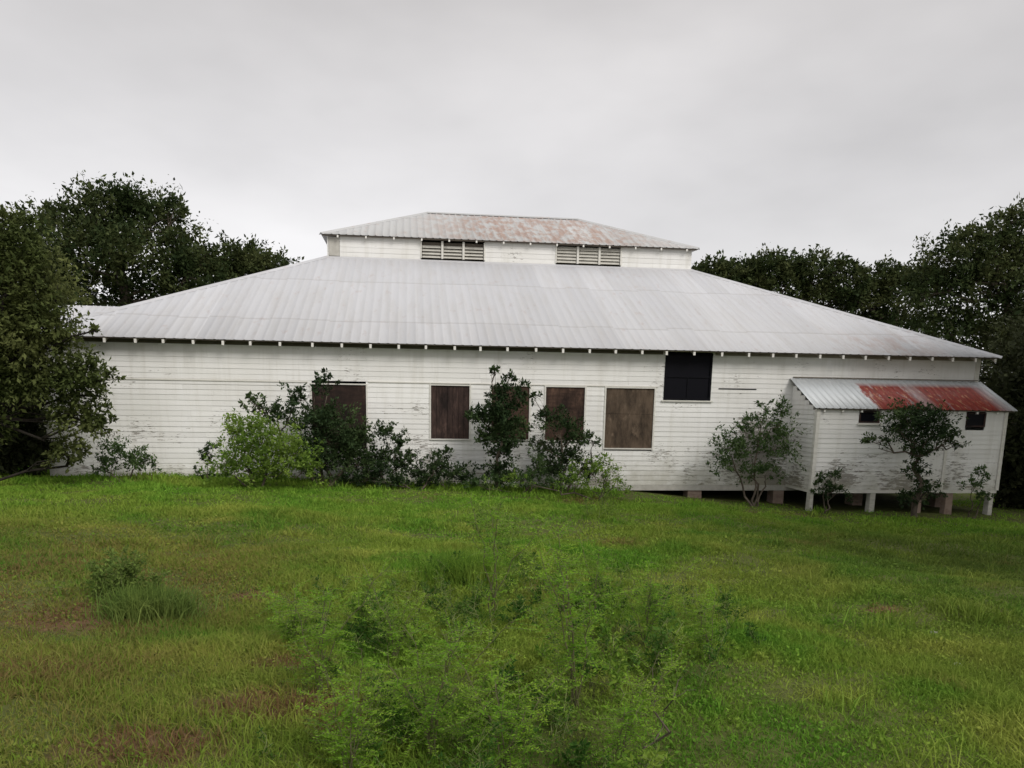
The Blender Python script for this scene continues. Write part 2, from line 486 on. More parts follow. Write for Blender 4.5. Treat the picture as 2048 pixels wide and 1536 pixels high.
# interior lining so the hall stays dark behind the openings
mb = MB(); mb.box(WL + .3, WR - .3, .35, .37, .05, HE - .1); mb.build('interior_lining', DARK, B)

# piers
for x in (-9.6, -7.4, -5.1, -2.9, -.8, 1.2, 3.24, 5.35, 7.4, 9.6):
    gz = float(ground(x, .1)) - .1
    mb = MB(); wd = .17 if abs(x - 3.24) < .1 else .13
    z = gz
    while z < -.14:
        j = rnd.uniform(-.006, .006); t = min(z + .085, -.132)
        mb.box(x - wd + j, x + wd + j, .01 + j, .33, z, t - .006); z += .085
    if mb.v: mb.build('pier', BRICK, B)

# windows
for k_, (a, b, c, d, kind) in enumerate(wins):
    if kind == 'open':
        mb = MB(); f = .045
        mb.box(a, a + f, -.022, .06, c, d); mb.box(b - f, b, -.022, .06, c, d)
        mb.box(a + f, b - f, -.022, .06, c, c + f); mb.box(a + f, b - f, -.022, .06, d - f, d)
        fr = mb.build('window', DARK, B); fr['label'] = 'large black window up under the eave'
        mb = MB(); mb.box(a + f, b - f, .01, .02, c + f, d - f); mb.build('pane', GLASS, fr)
        mb = MB(); m_ = (c + d) / 2; mb.box(a + f, b - f, -.01, .008, m_ - .018, m_ + .018); xm = (a + b) / 2
        mb.box(xm - .012, xm + .012, -.008, .0075, c + f, m_ - .019); mb.build('sash_bar', DARK, fr)
        mb = MB(); mb.box(a - .05, b + .05, -.045, -.024, c - .035, c - .004); mb.build('sill', TRIM, fr)
    else:
        mt = PLYB if k_ == 0 else {'ply': PLY, 'dark': PLYD, 'tan': PLY2}[kind]
        mb = MB()
        w_ = b - a
        if kind == 'dark':
            n = 7
            for q in range(n):
                mb.box(a + w_ * q / n + .003, a + w_ * (q + 1) / n - .003, .0 + rnd.uniform(0, .006), .02, c, d)
        else:
            mid = c + (d - c) * rnd.uniform(.5, .62)
            mb.box(a + .004, b - .004, .0, .018, c, mid - .003); mb.box(a + .004, b - .004, .003, .02, mid + .003, d)
        bo = mb.build('window_board', mt, B)
        mb = MB()
        mb.box(a - .035, a, -.026, .02, c - .03, d + .03); mb.box(b, b + .035, -.026, .02, c - .03, d + .03)
        mb.box(a, b, -.026, .02, d, d + .03); mb.box(a, b, -.036, .02, c - .03, c)
        mb.build('frame', TRIM, bo)

# corrugated roof planes --------------------------------------------------
def corrugated(name, mat, parent, origin, udir, vdir, width, toplen, pitch=.2, amp=.012, th=.006, left=None):
    """sheet in plane (udir along eave, vdir up the slope); toplen(u)-> v range; raised ribs run up the slope."""
    o = np.array(origin, float); u = np.array(udir, float); v = np.array(vdir, float); nrm = np.cross(u, v); nrm /= np.linalg.norm(nrm)
    if nrm[2] < 0: nrm = -nrm
    prof = [(0, 0), (.34, 0), (.44, 1), (.56, 1), (.66, 0)]
    us = []; hs = []
    n = int(math.ceil(width / pitch))
    for i_ in range(n):
        for (p_, h_) in prof:
            uu = (i_ + p_) * pitch
            if uu < width: us.append(uu); hs.append(h_ * amp)
    us.append(width); hs.append(0.0)
    verts = []; quads = []
    segl = 2.4
    for i_, (uu, h_) in enumerate(zip(us, hs)):
        v0, v1 = toplen(uu)
        verts.append((uu, h_, v0, v1))
    P = []; Qd = []
    for i_ in range(len(us)):
        uu, h_, v0, v1 = verts[i_]
        a = o + u * uu + v * v0 + nrm * h_; b = o + u * uu + v * v1 + nrm * h_
        P += [a, b, a - nrm * th, b - nrm * th]
    for i_ in range(len(us) - 1):
        a = 4 * i_; b = 4 * (i_ + 1)
        Qd += [(a, b, b + 1, a + 1), (a + 2, a + 3, b + 3, b + 2), (a, a + 2, b + 2, b)]
    return newmesh(name, P, None, mat, parent, 'world', quads=Qd)

def hip_roof(parent, names, mats, x0, x1, y0, y1, z0, sl, run, pitch=.2, amp=.0065):
    """four slopes; each rises from the eave for `run` metres horizontally"""
    L = math.hypot(1, sl)
    w, dp = x1 - x0, y1 - y0
    def trap(W):
        def f(u):
            return 0, max(0.01, min(u, W - u, run)) * L
        return f
    objs = []
    objs.append(corrugated(names, mats[0], parent, (x0, y0, z0), (1, 0, 0), (0, 1 / L, sl / L), w, trap(w), pitch, amp))
    objs.append(corrugated(names, mats[0], parent, (x0, y1, z0), (1, 0, 0), (0, -1 / L, sl / L), w, trap(w), pitch, amp))
    objs.append(corrugated(names, mats[1], parent, (x0, y0, z0), (0, 1, 0), (1 / L, 0, sl / L), dp, trap(dp), pitch, amp))
    objs.append(corrugated(names, mats[1], parent, (x1, y0, z0), (0, 1, 0), (-1 / L, 0, sl / L), dp, trap(dp), pitch, amp))
    return objs

def cap_line(mb, a, b, w=.09, h=.022):
    a = np.array(a, float); b = np.array(b, float); d = b - a; d /= np.linalg.norm(d)
    s = np.cross(d, (0, 0, 1)); s /= np.linalg.norm(s); n = np.cross(s, d)
    if n[2] < 0: n = -n
    e = [(-w, -w * .42), (0, h), (w, -w * .42), (0, -.01)]
    i0 = len(mb.v)
    for p in (a, b):
        for (q, r) in e: mb.v.append(tuple(p + s * q + n * r))
    for j in range(4):
        k2 = (j + 1) % 4
        mb.f.append((i0 + j, i0 + k2, i0 + 4 + k2, i0 + 4 + j))
    mb.f += [(i0, i0 + 3, i0 + 2, i0 + 1), (i0 + 4, i0 + 5, i0 + 6, i0 + 7)]

ze = HE - SL * OV
hip_roof(B, 'roof', (ROOF, ROOFS), WL - OV, WR + OV, -OV, DEPTH + OV, ze + .03, SL, D + OV - .02)
xl, xr, y0r, y1r = WL - OV, WR + OV, -OV, DEPTH + OV
zt = ze + .03 + SL * (D + OV)
for (cx, cy, sx, sy) in ((xl, y0r, 1, 1), (xr, y0r, -1, 1), (xl, y1r, 1, -1), (xr, y1r, -1, -1)):
    mb = MB(); cap_line(mb, (cx, cy, ze + .045), (cx + sx * (D + OV), cy + sy * (D + OV), zt + .015))
    mb.build('hip_cap', ROOFS, B)
# soffit boarding just under the sheets and rafters with painted ends
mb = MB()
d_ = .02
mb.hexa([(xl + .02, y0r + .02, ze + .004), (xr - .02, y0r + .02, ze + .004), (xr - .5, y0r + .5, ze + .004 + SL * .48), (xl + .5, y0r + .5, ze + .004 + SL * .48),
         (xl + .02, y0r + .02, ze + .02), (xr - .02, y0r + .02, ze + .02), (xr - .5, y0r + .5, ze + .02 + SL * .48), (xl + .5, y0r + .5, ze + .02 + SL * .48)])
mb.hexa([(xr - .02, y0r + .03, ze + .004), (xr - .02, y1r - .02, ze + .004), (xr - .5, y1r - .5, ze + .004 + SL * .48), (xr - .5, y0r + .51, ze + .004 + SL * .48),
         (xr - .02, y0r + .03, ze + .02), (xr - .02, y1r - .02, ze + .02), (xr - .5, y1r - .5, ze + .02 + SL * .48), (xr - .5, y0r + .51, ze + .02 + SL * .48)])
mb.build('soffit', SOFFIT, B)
RX = [-10.95, -10.35, -9.75, -9.14, -8.59, -7.99, -7.39, -6.83, -6.21, -5.54, -4.93, -4.33, -3.73, -3.14, -2.51, -1.96, -1.36, -.72, -.12, .49, 1.08, 1.69, 2.27,
      2.9, 3.56, 4.2, 4.78, 5.34, 5.92, 6.5, 7.05, 7.62, 8.17, 8.74, 9.26, 9.84, 10.35]
for x in RX:
    h = .085; ya, yb = -OV + .03, .02; za, zb = ze + .001 + SL * .03, ze + .001 + SL * (OV + .02)
    jx = x + rnd.uniform(-.01, .01)
    mb = MB()
    mb.hexa([(jx - .022, ya, za - h), (jx + .022, ya, za - h), (jx + .022, yb, zb - h), (jx - .022, yb, zb - h),
             (jx - .022, ya, za), (jx + .022, ya, za), (jx + .022, yb, zb), (jx - .022, yb, zb)])
    rt_ = mb.build('rafter_tail', RAFT, B)
    mb = MB(); jz = rnd.uniform(-.012, .006)
    mb.box(jx - .025, jx + .025, ya - .012, ya - .001, za - h - .01 + jz, za - .012); mb.build('rafter_end', TAIL, rt_)
# dark strip along the wall top, paler right of the black window
mb = MB(); mb.box(WL + .07, 2.28, -.026, .02, HE - .215, HE + .008); mb.build('eave_strip', STRIP, B)
mb = MB(); mb.box(3.53, WR - .07, -.026, .02, HE - .205, HE + .008); mb.build('eave_strip', STRIP2, B)

# roof lantern (cupola)
cx0, cx1, cy0, cy1 = WL + D, WR - D, D, DEPTH - D
zb_, zc_ = HE + SL * D - .1, HE + SL * D + .595
mb = MB()
cw = [(-3.15, -1.34), (.74, 2.67)]
ch = [(a, b, zb_ + .2, zc_ - .05) for a, b in cw]
siding(mb, 'x', cy0, -1, cx0, cx1, zb_, zc_, ch + [(cx0 + .03, cx0 + .34, zb_ + .16, zc_ - .02)], e=.14, wob=.001)
siding(mb, 'x', cy1, 1, cx0, cx1, zb_, zc_, e=.14)
siding(mb, 'y', cx0, -1, cy0, cy1, zb_, zc_, e=.14)
siding(mb, 'y', cx1, 1, cy0, cy1, zb_, zc_, e=.14)
cup = mb.build('cupola', SIDING3, B)
cup['label'] = 'low louvred lantern standing on top of the roof'
oc = .16
for o in hip_roof(cup, 'cupola_roof', (CROOF, CROOFS), cx0 - oc, cx1 + oc, cy0 - oc, cy1 + oc, zc_ + .02, .44, (cy1 - cy0) / 2 + oc, .2, .012): pass
mb = MB()
hr = (cy1 - cy0) / 2 + oc; yr = (cy0 + cy1) / 2; zr = zc_ + .02 + .44 * hr
for (x, y, s, t) in ((cx0 - oc, cy0 - oc, 1, 1), (cx1 + oc, cy0 - oc, -1, 1), (cx0 - oc, cy1 + oc, 1, -1), (cx1 + oc, cy1 + oc, -1, -1)):
    cap_line(mb, (x, y, zc_ + .035), (x + s * hr, yr, zr + .015))
cap_line(mb, (cx0 - oc + hr, yr, zr + .02), (cx1 + oc - hr, yr, zr + .02))
mb.build('ridge_cap', CROOFS, cup)
mb = MB(); mb.box(cx0 - oc + .02, cx1 + oc - .02, cy0 - oc + .03, cy0 + .02, zc_ - .004, zc_ + .014); mb.build('soffit', SOFFIT, cup)
for gi, (a, b) in enumerate(cw):
    W3 = (b - a) / 3
    for q in range(3):
        x0, x1 = a + q * W3 + .035, a + (q + 1) * W3 - .035
        z0, z1 = zb_ + .2, zc_ - .05
        mb = MB()
        mb.box(x0, x1, cy0 + .09, cy0 + .1, z0, z1)
        lo = mb.build('louvre_backing', SOFFIT if gi == 0 else STRIP2, cup)
        mb = MB()
        ns = 5
        for s in range(ns if gi == 0 else ns):
            zz = z0 + (z1 - z0) * (s + .1) / ns; hh = (z1 - z0) / ns * (.9 if gi == 0 else 1.12)
            if gi == 0 and s == ns - 1: continue
            mb.hexa([(x0, cy0 - .01, zz), (x1, cy0 - .01, zz), (x1, cy0 + .006, zz), (x0, cy0 + .006, zz),
                     (x0, cy0 + .055, zz + hh), (x1, cy0 + .055, zz + hh), (x1, cy0 + .07, zz + hh), (x0, cy0 + .07, zz + hh)])
        mb.build('louvre', LOUV, cup)
    for q in range(4):
        xm = a + q * W3
        wd = .03 if q in (1, 2) else .02
        mb = MB(); mb.box(xm - wd, xm + wd, cy0 - .028, cy0 + .08, zb_ + .19, zc_ - .03); mb.build('mullion', TRIM, cup)
mb = MB(); mb.box(cx0 + .035, cx0 + .335, cy0 - .008, cy0 + .015, zb_ + .165, zc_ - .025); mb.build('end_panel', BEAM, cup)
for q in range(14):
    x = cx0 + .3 + q * (cx1 - cx0 - .5) / 13
    mb = MB(); mb.box(x - .022, x + .022, cy0 - oc + .005, cy0 - oc + .028, zc_ - .06, zc_ + .0); mb.build('rafter_end', TAIL, cup)
mb = MB(); mb.quad((cx0 - .02, cy0 - .12, zt - .065 - .0), (cx1 + .02, cy0 - .12, zt - .065), (cx1 + .02, cy0 - .021, zt + .02), (cx0 - .02, cy0 - .021, zt + .02))
mb.build('flashing', ROOFS, cup)

# low wing behind the left end
wx0, wx1, wyc, wh, wr = -15.2, WL - .02, 8.2, 2.9, 2.6
zr_w = 4.52
sw = (zr_w - 3.15) / wr
mb = MB()
siding(mb, 'x', wyc - wr + .3, -1, wx0, wx1, .05, 3.2, e=.13)
siding(mb, 'x', wyc + wr - .3, 1, wx0, wx1, .05, 3.2, e=.13)
siding(mb, 'y', wx0, -1, wyc - wr + .3, wyc + wr - .3, .05, 3.2, e=.13)
wing = mb.build('side_wing', SIDING3, B)
Lw = math.hypot(1, sw)
def const(v): return lambda u: (0, v)
for s in (1, -1):
    corrugated('wing_roof', ROOF, wing, (wx0 - .25, wyc - s * wr, 3.15), (1, 0, 0), (0, s / Lw, sw / Lw), 0.25 - wx0 + WL + 2.9, const(wr * Lw))

# ------------------------------------------------------------------ lean-to annex
AL, AR, AD = 5.484, 10.055, 1.191
A0, AZF, AZT = .035, 1.86, 2.49
A = thing('lean_to_annex', (AL, -AD, -.35), 'small white lean-to on posts with a rusty red and grey metal roof', 'shed')
aw = [(6.47, 6.96, 1.55, 1.81), (9.07, 9.55, 1.49, 1.81)]
mb = MB()
siding(mb, 'x', -AD, -1, AL, AR, A0, AZF - .03, aw, e=.105, lmax=2.4)
awall = mb.build('wall', SIDING2, A)
def tri_wall(mb, x, sgn):
    e = .105; z = A0
    while z < AZT - .04:
        b = min(z + e, AZT - .03)
        ya = -AD if b < AZF - .02 else -AD + (b - AZF + .03) * AD / (AZT - AZF)
        if ya > -.03: break
        lo, hi, bk = x + sgn * .016, x + sgn * .003, x - sgn * .02
        P = [(lo, ya, z), (lo, -.02, z), (bk, -.02, z), (bk, ya, z), (hi, ya, b + .003), (hi, -.02, b + .003), (bk, -.02, b + .003), (bk, ya, b + .003)]
        mb.hexa(P); z += e
for x, s in ((AL, -1), (AR, 1)):
    mb = MB(); tri_wall(mb, x, s); mb.build('wall', SIDING2, A)
mb = MB(); mb.box(AL - .03, AL + .05, -AD - .034, -AD - .018, A0, AZF - .02); mb.box(AL - .034, AL - .018, -AD - .0175, -AD + .06, A0, AZF - .02); mb.build('corner_board', TRIM, A)
mb = MB(); mb.box(AR - .05, AR + .03, -AD - .034, -AD - .018, A0, AZF - .02); mb.box(AR + .018, AR + .034, -AD - .0175, -AD + .06, A0, AZF - .02); mb.build('corner_board', TRIM, A)
mb = MB(); mb.box(8.62, 8.68, -AD - .033, -AD - .018, A0, .95); mb.build('batten', TRIM, A)
mb = MB(); mb.box(AL, AR, -AD - .012, -AD + .1, A0 - .07, A0 - .003); mb.box(AL, AL + .1, -AD + .105, -.03, A0 - .07, A0 - .003); mb.box(AR - .1, AR, -AD + .105, -.03, A0 - .07, A0 - .003)
mb.build('sill_beam', TRIM, A)
mb = MB(); mb.box(AL + .11, AR - .11, -AD + .11, -.03, A0 - .06, A0); mb.build('floor_deck', SOFFIT, A)
for x, wd, mt in ((5.52, .04, POST), (7.0, .06, POST), (8.15, .06, BRICK), (8.9, .085, BRICK), (9.96, .05, POST)):
    gz = float(ground(x, -AD)) - .12
    mb = MB(); mb.hexa([(x - wd * 1.1, -AD + .0, gz), (x + wd * 1.1, -AD, gz), (x + wd * 1.1, -AD + .16, gz), (x - wd * 1.1, -AD + .16, gz),
                        (x - wd, -AD + .004, A0 - .073), (x + wd, -AD + .004, A0 - .073), (x + wd, -AD + .15, A0 - .073), (x - wd, -AD + .15, A0 - .073)])
    mb.build('post', mt, A)
for i_, (a, b, c, d) in enumerate(aw):
    mb = MB(); f = .03
    mb.box(a, a + f, -AD - .024, -AD + .03, c, d); mb.box(b - f, b, -AD - .024, -AD + .03, c, d)
    mb.box(a + f, b - f, -AD - .024, -AD + .03, c, c + f); mb.box(a + f, b - f, -AD - .024, -AD + .03, d - f, d)
    fr = mb.build('window', PLYD, A)
    mb = MB(); mb.box(a + f, b - f, -AD + .0, -AD + .01, c + f, d - f); mb.build('pane', GLASS, fr)
    if i_ == 0:
        mb = MB(); mb.box(a - .04, b + .05, -AD - .05, -AD - .025, c - .045, c - .004); mb.build('sill', TRIM, fr)
sa = (AZT - AZF) / AD; La = math.hypot(1, sa); ao = .09
corrugated('roof', AROOF, A, (AL - .1, -AD - ao, AZF - sa * ao + .05), (1, 0, 0), (0, 1 / La, sa / La), AR - AL + .3, const((AD + ao - .025) * La), .16, .011)
mb = MB(); mb.hexa([(AL - .06, -AD - ao + .02, AZF - sa * ao + .02), (AR + .16, -AD - ao + .02, AZF - sa * ao + .02), (AR + .16, -.03, AZT + .0), (AL - .06, -.03, AZT),
                    (AL - .06, -AD - ao + .02, AZF - sa * ao + .036), (AR + .16, -AD - ao + .02, AZF - sa * ao + .036), (AR + .16, -.03, AZT + .02), (AL - .06, -.03, AZT + .02)])
mb.build('soffit', SOFFIT, A)
mb = MB(); mb.box(AL - .02, AR + .12, -.045, -.018, AZT + .055, AZT + .075); mb.build('flashing', SOFFIT, A)
for x in (5.62, 6.05, 6.5, 7.0, 7.45, 7.9, 8.4, 8.85, 9.3, 9.8):
    mb = MB(); z_ = AZF - sa * ao + .012
    mb.box(x - .02, x + .02, -AD - ao + .03, -AD - .018, z_ - .045, z_ + .0); mb.build('rafter_tail', TAIL, A)

# ------------------------------------------------------------------ foliage tools
def unit(v): return v / (np.linalg.norm(v, axis=-1, keepdims=True) + 1e-9)

def leaf_arrays(rs, C, S, outw, wid=.5, droop=.0):
    n = len(C)
    d = unit(rs.normal(size=(n, 3)) + outw * .8 + np.array([0, 0, -droop]))
    a = unit(np.cross(d, rs.normal(size=(n, 3)) + np.array([0, 0, 1.6])))
    S = S[:, None]
    nn = np.cross(d, a)
    V = np.stack([C, C + d * S * .5 + a * S * wid * .5 + nn * S * .08, C + d * S, C + d * S * .5 - a * S * wid * .5 + nn * S * .08], 1).reshape(-1, 3)
    Q = np.arange(4 * n).reshape(n, 4)
    return V, Q

def tubes(segs, sides=5):
    """segs: list of (p0,p1,r0,r1)"""
    if not len(segs): return np.zeros((0, 3)), np.zeros((0, 4), int)
    P0 = np.array([s[0] for s in segs], float); P1 = np.array([s[1] for s in segs], float)
    R0 = np.array([s[2] for s in segs], float); R1 = np.array([s[3] for s in segs], float)
    d = unit(P1 - P0); ref = np.where(np.abs(d[:, 2:3]) > .9, np.array([[1., 0, 0]]), np.array([[0, 0, 1.]]))
    a = unit(np.cross(d, ref)); b = np.cross(d, a)
    ang = np.arange(sides) * 2 * np.pi / sides
    ring = np.cos(ang)[None, :, None] * a[:, None] + np.sin(ang)[None, :, None] * b[:, None]
    V = np.concatenate([P0[:, None] + ring * R0[:, None, None], P1[:, None] + ring * R1[:, None, None]], 1)
    n = len(segs); base = np.arange(n)[:, None] * 2 * sides
    j = np.arange(sides); k = (j + 1) % sides
    Q = np.stack([base + j, base + k, base + sides + k, base + sides + j], -1).reshape(-1, 4)
    return V.reshape(-1, 3), Q

def bent(rs, a, b, r0, r1, n=4, wob=.08):
    a = np.array(a, float); b = np.array(b, float); L = np.linalg.norm(b - a)
    pts = [a + (b - a) * t for t in np.linspace(0, 1, n + 1)]
    for i_ in range(1, n): pts[i_] = pts[i_] + rs.normal(size=3) * L * wob / n
    rr = np.linspace(r0, r1, n + 1)
    return [(pts[i_], pts[i_ + 1] + (pts[i_ + 1] - pts[i_]) * .06, rr[i_], rr[i_ + 1]) for i_ in range(n)], pts

def plant(name, label, cat, base, clumps, nleaf, lsize, leafmat, seed, group=None, trunk_r=.05, stems=1, twig=.35, wid=.5, fill=.45, limb=True,
          bark=None, core=.0, forks=6, droop=.0, spread=1.0):
    """clumps: list of world (centre, radii). base: world point on the ground. Returns the thing (trunk and crown as parts)."""
    rs = np.random.RandomState(seed)
    base = np.array(base, float)
    T = thing(name, base, label, cat, group)
    C = np.array([c[0] for c in clumps], float) - base; R = np.array([c[1] for c in clumps], float)
    vol = (R[:, 0] * R[:, 1] * R[:, 2]) ** (.78)
    per = vol / vol.sum()
    segs = []
    # trunk and limbs
    cm = C.mean(0)
    stem_pts = []
    for s in range(stems):
        off = np.array([rs.normal() * .5, rs.normal() * .5, 0]) * trunk_r * (3 if stems > 1 else 0)
        tgt = cm * [.75, .75, .9] if stems == 1 else C[rs.choice(len(C), p=per)] * [.85, .85, .8]
        sg, pts = bent(rs, off + np.array([0, 0, -.08]), tgt + off, trunk_r, trunk_r * .45, 6, .25)
        segs += sg; stem_pts += list(zip(pts, np.linspace(trunk_r, trunk_r * .45, len(pts))))
    sp = np.array([p for p, r in stem_pts]); sr = np.array([r for p, r in stem_pts])
    tw_all = []
    for ci in range(len(C)):
        dd = np.linalg.norm(sp - C[ci], axis=1) + np.maximum(0, sp[:, 2] - C[ci][2] + R[ci][2] * .3) * 2
        j = int(np.argmin(dd))
        rb = min(sr[j] * .75, .02 + .05 * R[ci].mean()) if trunk_r > .04 else sr[j] * .7
        sg, pts = bent(rs, sp[j], C[ci], rb, rb * .45, 4, .3); segs += sg
        n_tw = max(4, int(nleaf * per[ci] / 26))
        u = unit(rs.normal(size=(n_tw, 3)))
        u[:, 2] = np.where(u[:, 2] < -.5, -u[:, 2], u[:, 2])
        rho = fill + (1 - fill) * rs.rand(n_tw) ** .6
        rho = rho * (1 + .22 * rs.normal(size=n_tw) * spread)
        tw = C[ci] + u * R[ci] * rho[:, None]
        tw_all.append((tw, u, ci))
        for q in range(min(n_tw, forks)):
            s1, _ = bent(rs, pts[rs.randint(2, 5)], tw[q], rb * .4, rb * .12, 3, .25); segs += s1
    LC, LO = [], []
    for tw, u, ci in tw_all:
        nt_ = len(tw); k = 26
        dr = unit(u + rs.normal(size=(nt_, 3)) * .6 + [0, 0, .15])
        Lt = twig * R[ci].mean() * (.5 + rs.rand(nt_))
        t = rs.rand(nt_, k) ** .8
        P = tw[:, None] + dr[:, None] * (t * Lt[:, None])[..., None] + rs.normal(size=(nt_, k, 3)) * (Lt * .25)[:, None, None]
        LC.append(P.reshape(-1, 3)); LO.append(np.repeat(dr, k, 0))
    LC = np.concatenate(LC); LO = np.concatenate(LO)
    gz = ground(LC[:, 0] + base[0], LC[:, 1] + base[1]) - base[2]
    keep = LC[:, 2] > gz + .02
    # nothing grows through the siding
    wy = LC[:, 1] + base[1]; wx = LC[:, 0] + base[0]; wz = LC[:, 2] + base[2]
    lim = np.where((wx > AL - .1) & (wx < AR + .1) & (wz < 2.6), -AD - .1, -.1)
    inside = (wx > WL - .1) & (wx < WR + .1) & (wz < 3.4) & (wy < 3) & (base[1] < 1)
    keep &= ~(inside & (wy > lim))
    LC, LO = LC[keep], LO[keep]
    S = lsize * (.45 + 1.15 * rs.rand(len(LC)) ** 1.4)
    V, Qd = leaf_arrays(rs, LC, S, LO, wid, droop)
    newmesh('crown', V, None, leafmat, T, quads=Qd)
    V, Qd = tubes(segs, 6 if trunk_r > .08 else 5)
    if base[1] < 1 and base[1] > -2.5:
        V[:, 1] = np.where((V[:, 2] + base[2] < 3.3) & (V[:, 0] + base[0] > WL), np.minimum(V[:, 1] + base[1], np.where(V[:, 0] + base[0] > AL - .1, -AD - .06, -.06)) - base[1], V[:, 1])
    newmesh('trunk', V, None, bark or BARK, T, quads=Qd, smooth=True)
    return T

def pc(Y, lst, ry=1.0):
    """clumps from (px, py, rx_px, rz_px[, dY])"""
    out_ = []
    for c in lst:
        y = Y + (c[4] if len(c) > 4 else 0)
        P = at(c[0], c[1], y); s = ppm(P)
        rx, rz = c[2] / s, c[3] / s
        out_.append((P, (rx, ry * (rx + rz) / 2, rz)))
    return out_
def gp(px, Y):     # ground point below a pixel column
    P = at(px, 960, Y); x = P[0]
    return (x, Y, float(ground(x, Y)))

L_OAK = mat_leaf('leaf_oak', (.018, .032, .011), (.048, .07, .023), (.11, .125, .045))
L_OAKB = mat_leaf('leaf_oak_far', (.02, .034, .012), (.05, .072, .024), (.09, .10, .036))
L_DARK = mat_leaf('leaf_dark', (.014, .03, .012), (.045, .075, .028), (.085, .125, .042), .25)
L_BROWN = mat_leaf('leaf_wood_dark', (.022, .028, .012), (.045, .05, .022), (.05, .06, .025), .2)
L_OLIVE = mat_leaf('leaf_olive', (.035, .05, .014), (.095, .12, .035), (.16, .175, .06))
L_LIME = mat_leaf('leaf_lime', (.07, .14, .022), (.18, .28, .045), (.27, .36, .07), .4)
L_MID = mat_leaf('leaf_mid', (.035, .07, .024), (.085, .135, .045), (.12, .18, .06))
L_WEED = mat_leaf('leaf_weed', (.07, .16, .018), (.17, .29, .035), (.26, .34, .055), .4, 1.5)
L_FEATH = mat_leaf('leaf_feathery', (.10, .23, .018), (.21, .38, .034), (.33, .45, .055), .42, 2.)
L_CLUMP = mat_leaf('leaf_clump', (.07, .12, .025), (.15, .22, .045), (.22, .27, .07), .3)
L_WEEDD = mat_leaf('leaf_weed_deep', (.02, .065, .01), (.06, .14, .02), (.10, .19, .03), .4, 1.5)

# trees beyond the building, left
plant('oak_tree', 'big dark spreading oak rising beyond the left end of the metal roof', 'tree', gp(255, 21),
      pc(21, [(215, 433, 75, 48), (150, 483, 85, 60), (300, 468, 85, 62, 1), (90, 548, 70, 55), (350, 528, 62, 50), (220, 528, 110, 60, -1), (390, 558, 60, 46), (180, 598, 100, 50), (320, 603, 100, 40), (120, 438, 40, 26), (345, 428, 34, 24), (250, 408, 45, 24)]),
      36000, .20, L_OAK, 1, 'trees beyond the hall', .34, twig=.4, fill=.3, spread=.7)
plant('oak_tree', 'smaller dark tree beyond the left roof hip, right of the big oak', 'tree', gp(480, 23),
      pc(23, [(470, 529, 60, 38), (530, 544, 52, 28), (420, 559, 55, 40), (500, 564, 65, 36), (575, 554, 26, 16)]), 12000, .19, L_OAK, 2, 'trees beyond the hall', .2)
plant('oak_tree', 'dark tree behind the near olive tree at the left edge', 'tree', gp(20, 19),
      pc(19, [(20, 520, 90, 70), (-60, 560, 110, 90), (60, 620, 90, 70), (10, 720, 120, 90), (-90, 700, 100, 120), (60, 800, 80, 80)]), 15000, .22, L_OAK, 3, 'trees beyond the hall', .28)
# right
rt_trees = [
    (1420, 26, [(1425, 556, 42, 28), (1400, 566, 36, 24), (1465, 571, 42, 34)], 7000, 'low dark tree beyond the hall, nearest the roof lantern'),
    (1540, 25, [(1530, 551, 52, 34), (1570, 576, 56, 42), (1500, 576, 46, 32)], 9000, 'rounded dark tree beyond the right roof hip, second from the lantern'),
    (1650, 25, [(1600, 546, 42, 28), (1650, 551, 62, 30), (1690, 576, 52, 40), (1640, 606, 62, 42), (1700, 636, 60, 50)], 12000, 'broad dark tree beyond the middle of the right roof hip'),
    (1780, 23, [(1760, 571, 48, 34), (1800, 596, 62, 50), (1735, 616, 48, 42), (1800, 676, 80, 50), (1850, 576, 42, 34)], 13000, 'ragged dark tree between the broad tree and the tallest right tree'),
]
for i_, (px, Y, cl, n, lb) in enumerate(rt_trees):
    plant('oak_tree', lb, 'tree', gp(px, Y), pc(Y, cl), n, .21, L_OAKB, 20 + i_, 'trees beyond the hall', .2, spread=.5)
plant('oak_tree', 'tallest dark oak filling the right edge above the annex', 'tree', gp(2010, 14),
      pc(14, [(2000, 496, 80, 42), (1920, 528, 80, 52), (2070, 458, 80, 50), (1870, 588, 66, 56), (1960, 588, 105, 66), (2070, 568, 100, 80), (2120, 498, 80, 60), (1900, 668, 80, 44), (2010, 678, 110, 60), (2120, 678, 110, 80), (1930, 488, 34, 22), (2020, 443, 40, 20)]),
      46000, .17, L_OAKB, 31, 'trees beyond the hall', .32, fill=.2, spread=.5)
# dark wood edge on the right, beyond the annex
for i_, (px, Y, cl, n, lb) in enumerate([
    (2040, 5, [(2040, 760, 60, 70), (2100, 720, 80, 90), (2030, 850, 46, 70), (2100, 860, 80, 90), (2060, 940, 70, 60), (2130, 960, 80, 60)], 15000, 'dense dark thicket tree standing right of the annex'),
    (2110, 0, [(2050, 800, 46, 60), (2110, 780, 70, 90), (2056, 900, 42, 60), (2120, 900, 70, 70), (2052, 975, 34, 36), (2022, 900, 20, 40), (2018, 965, 22, 34), (2020, 1000, 24, 16), (2040, 1000, 30, 16), (2110, 985, 60, 40), (2012, 985, 20, 22), (2030, 940, 26, 40)], 20000, 'dark leafy thicket bush at the right edge beside the annex corner'),
    (2000, 12, [(1990, 740, 60, 60), (2060, 700, 90, 60), (1990, 830, 60, 70), (2080, 800, 90, 90), (1990, 920, 70, 60), (2090, 930, 90, 60)], 14000, 'dark understorey tree behind the right end of the hall')]):
    plant('thicket_tree', lb, 'tree', gp(px, Y), pc(Y, cl), n, .16, L_BROWN, 40 + i_, 'thicket right of the annex', .16, fill=.1)
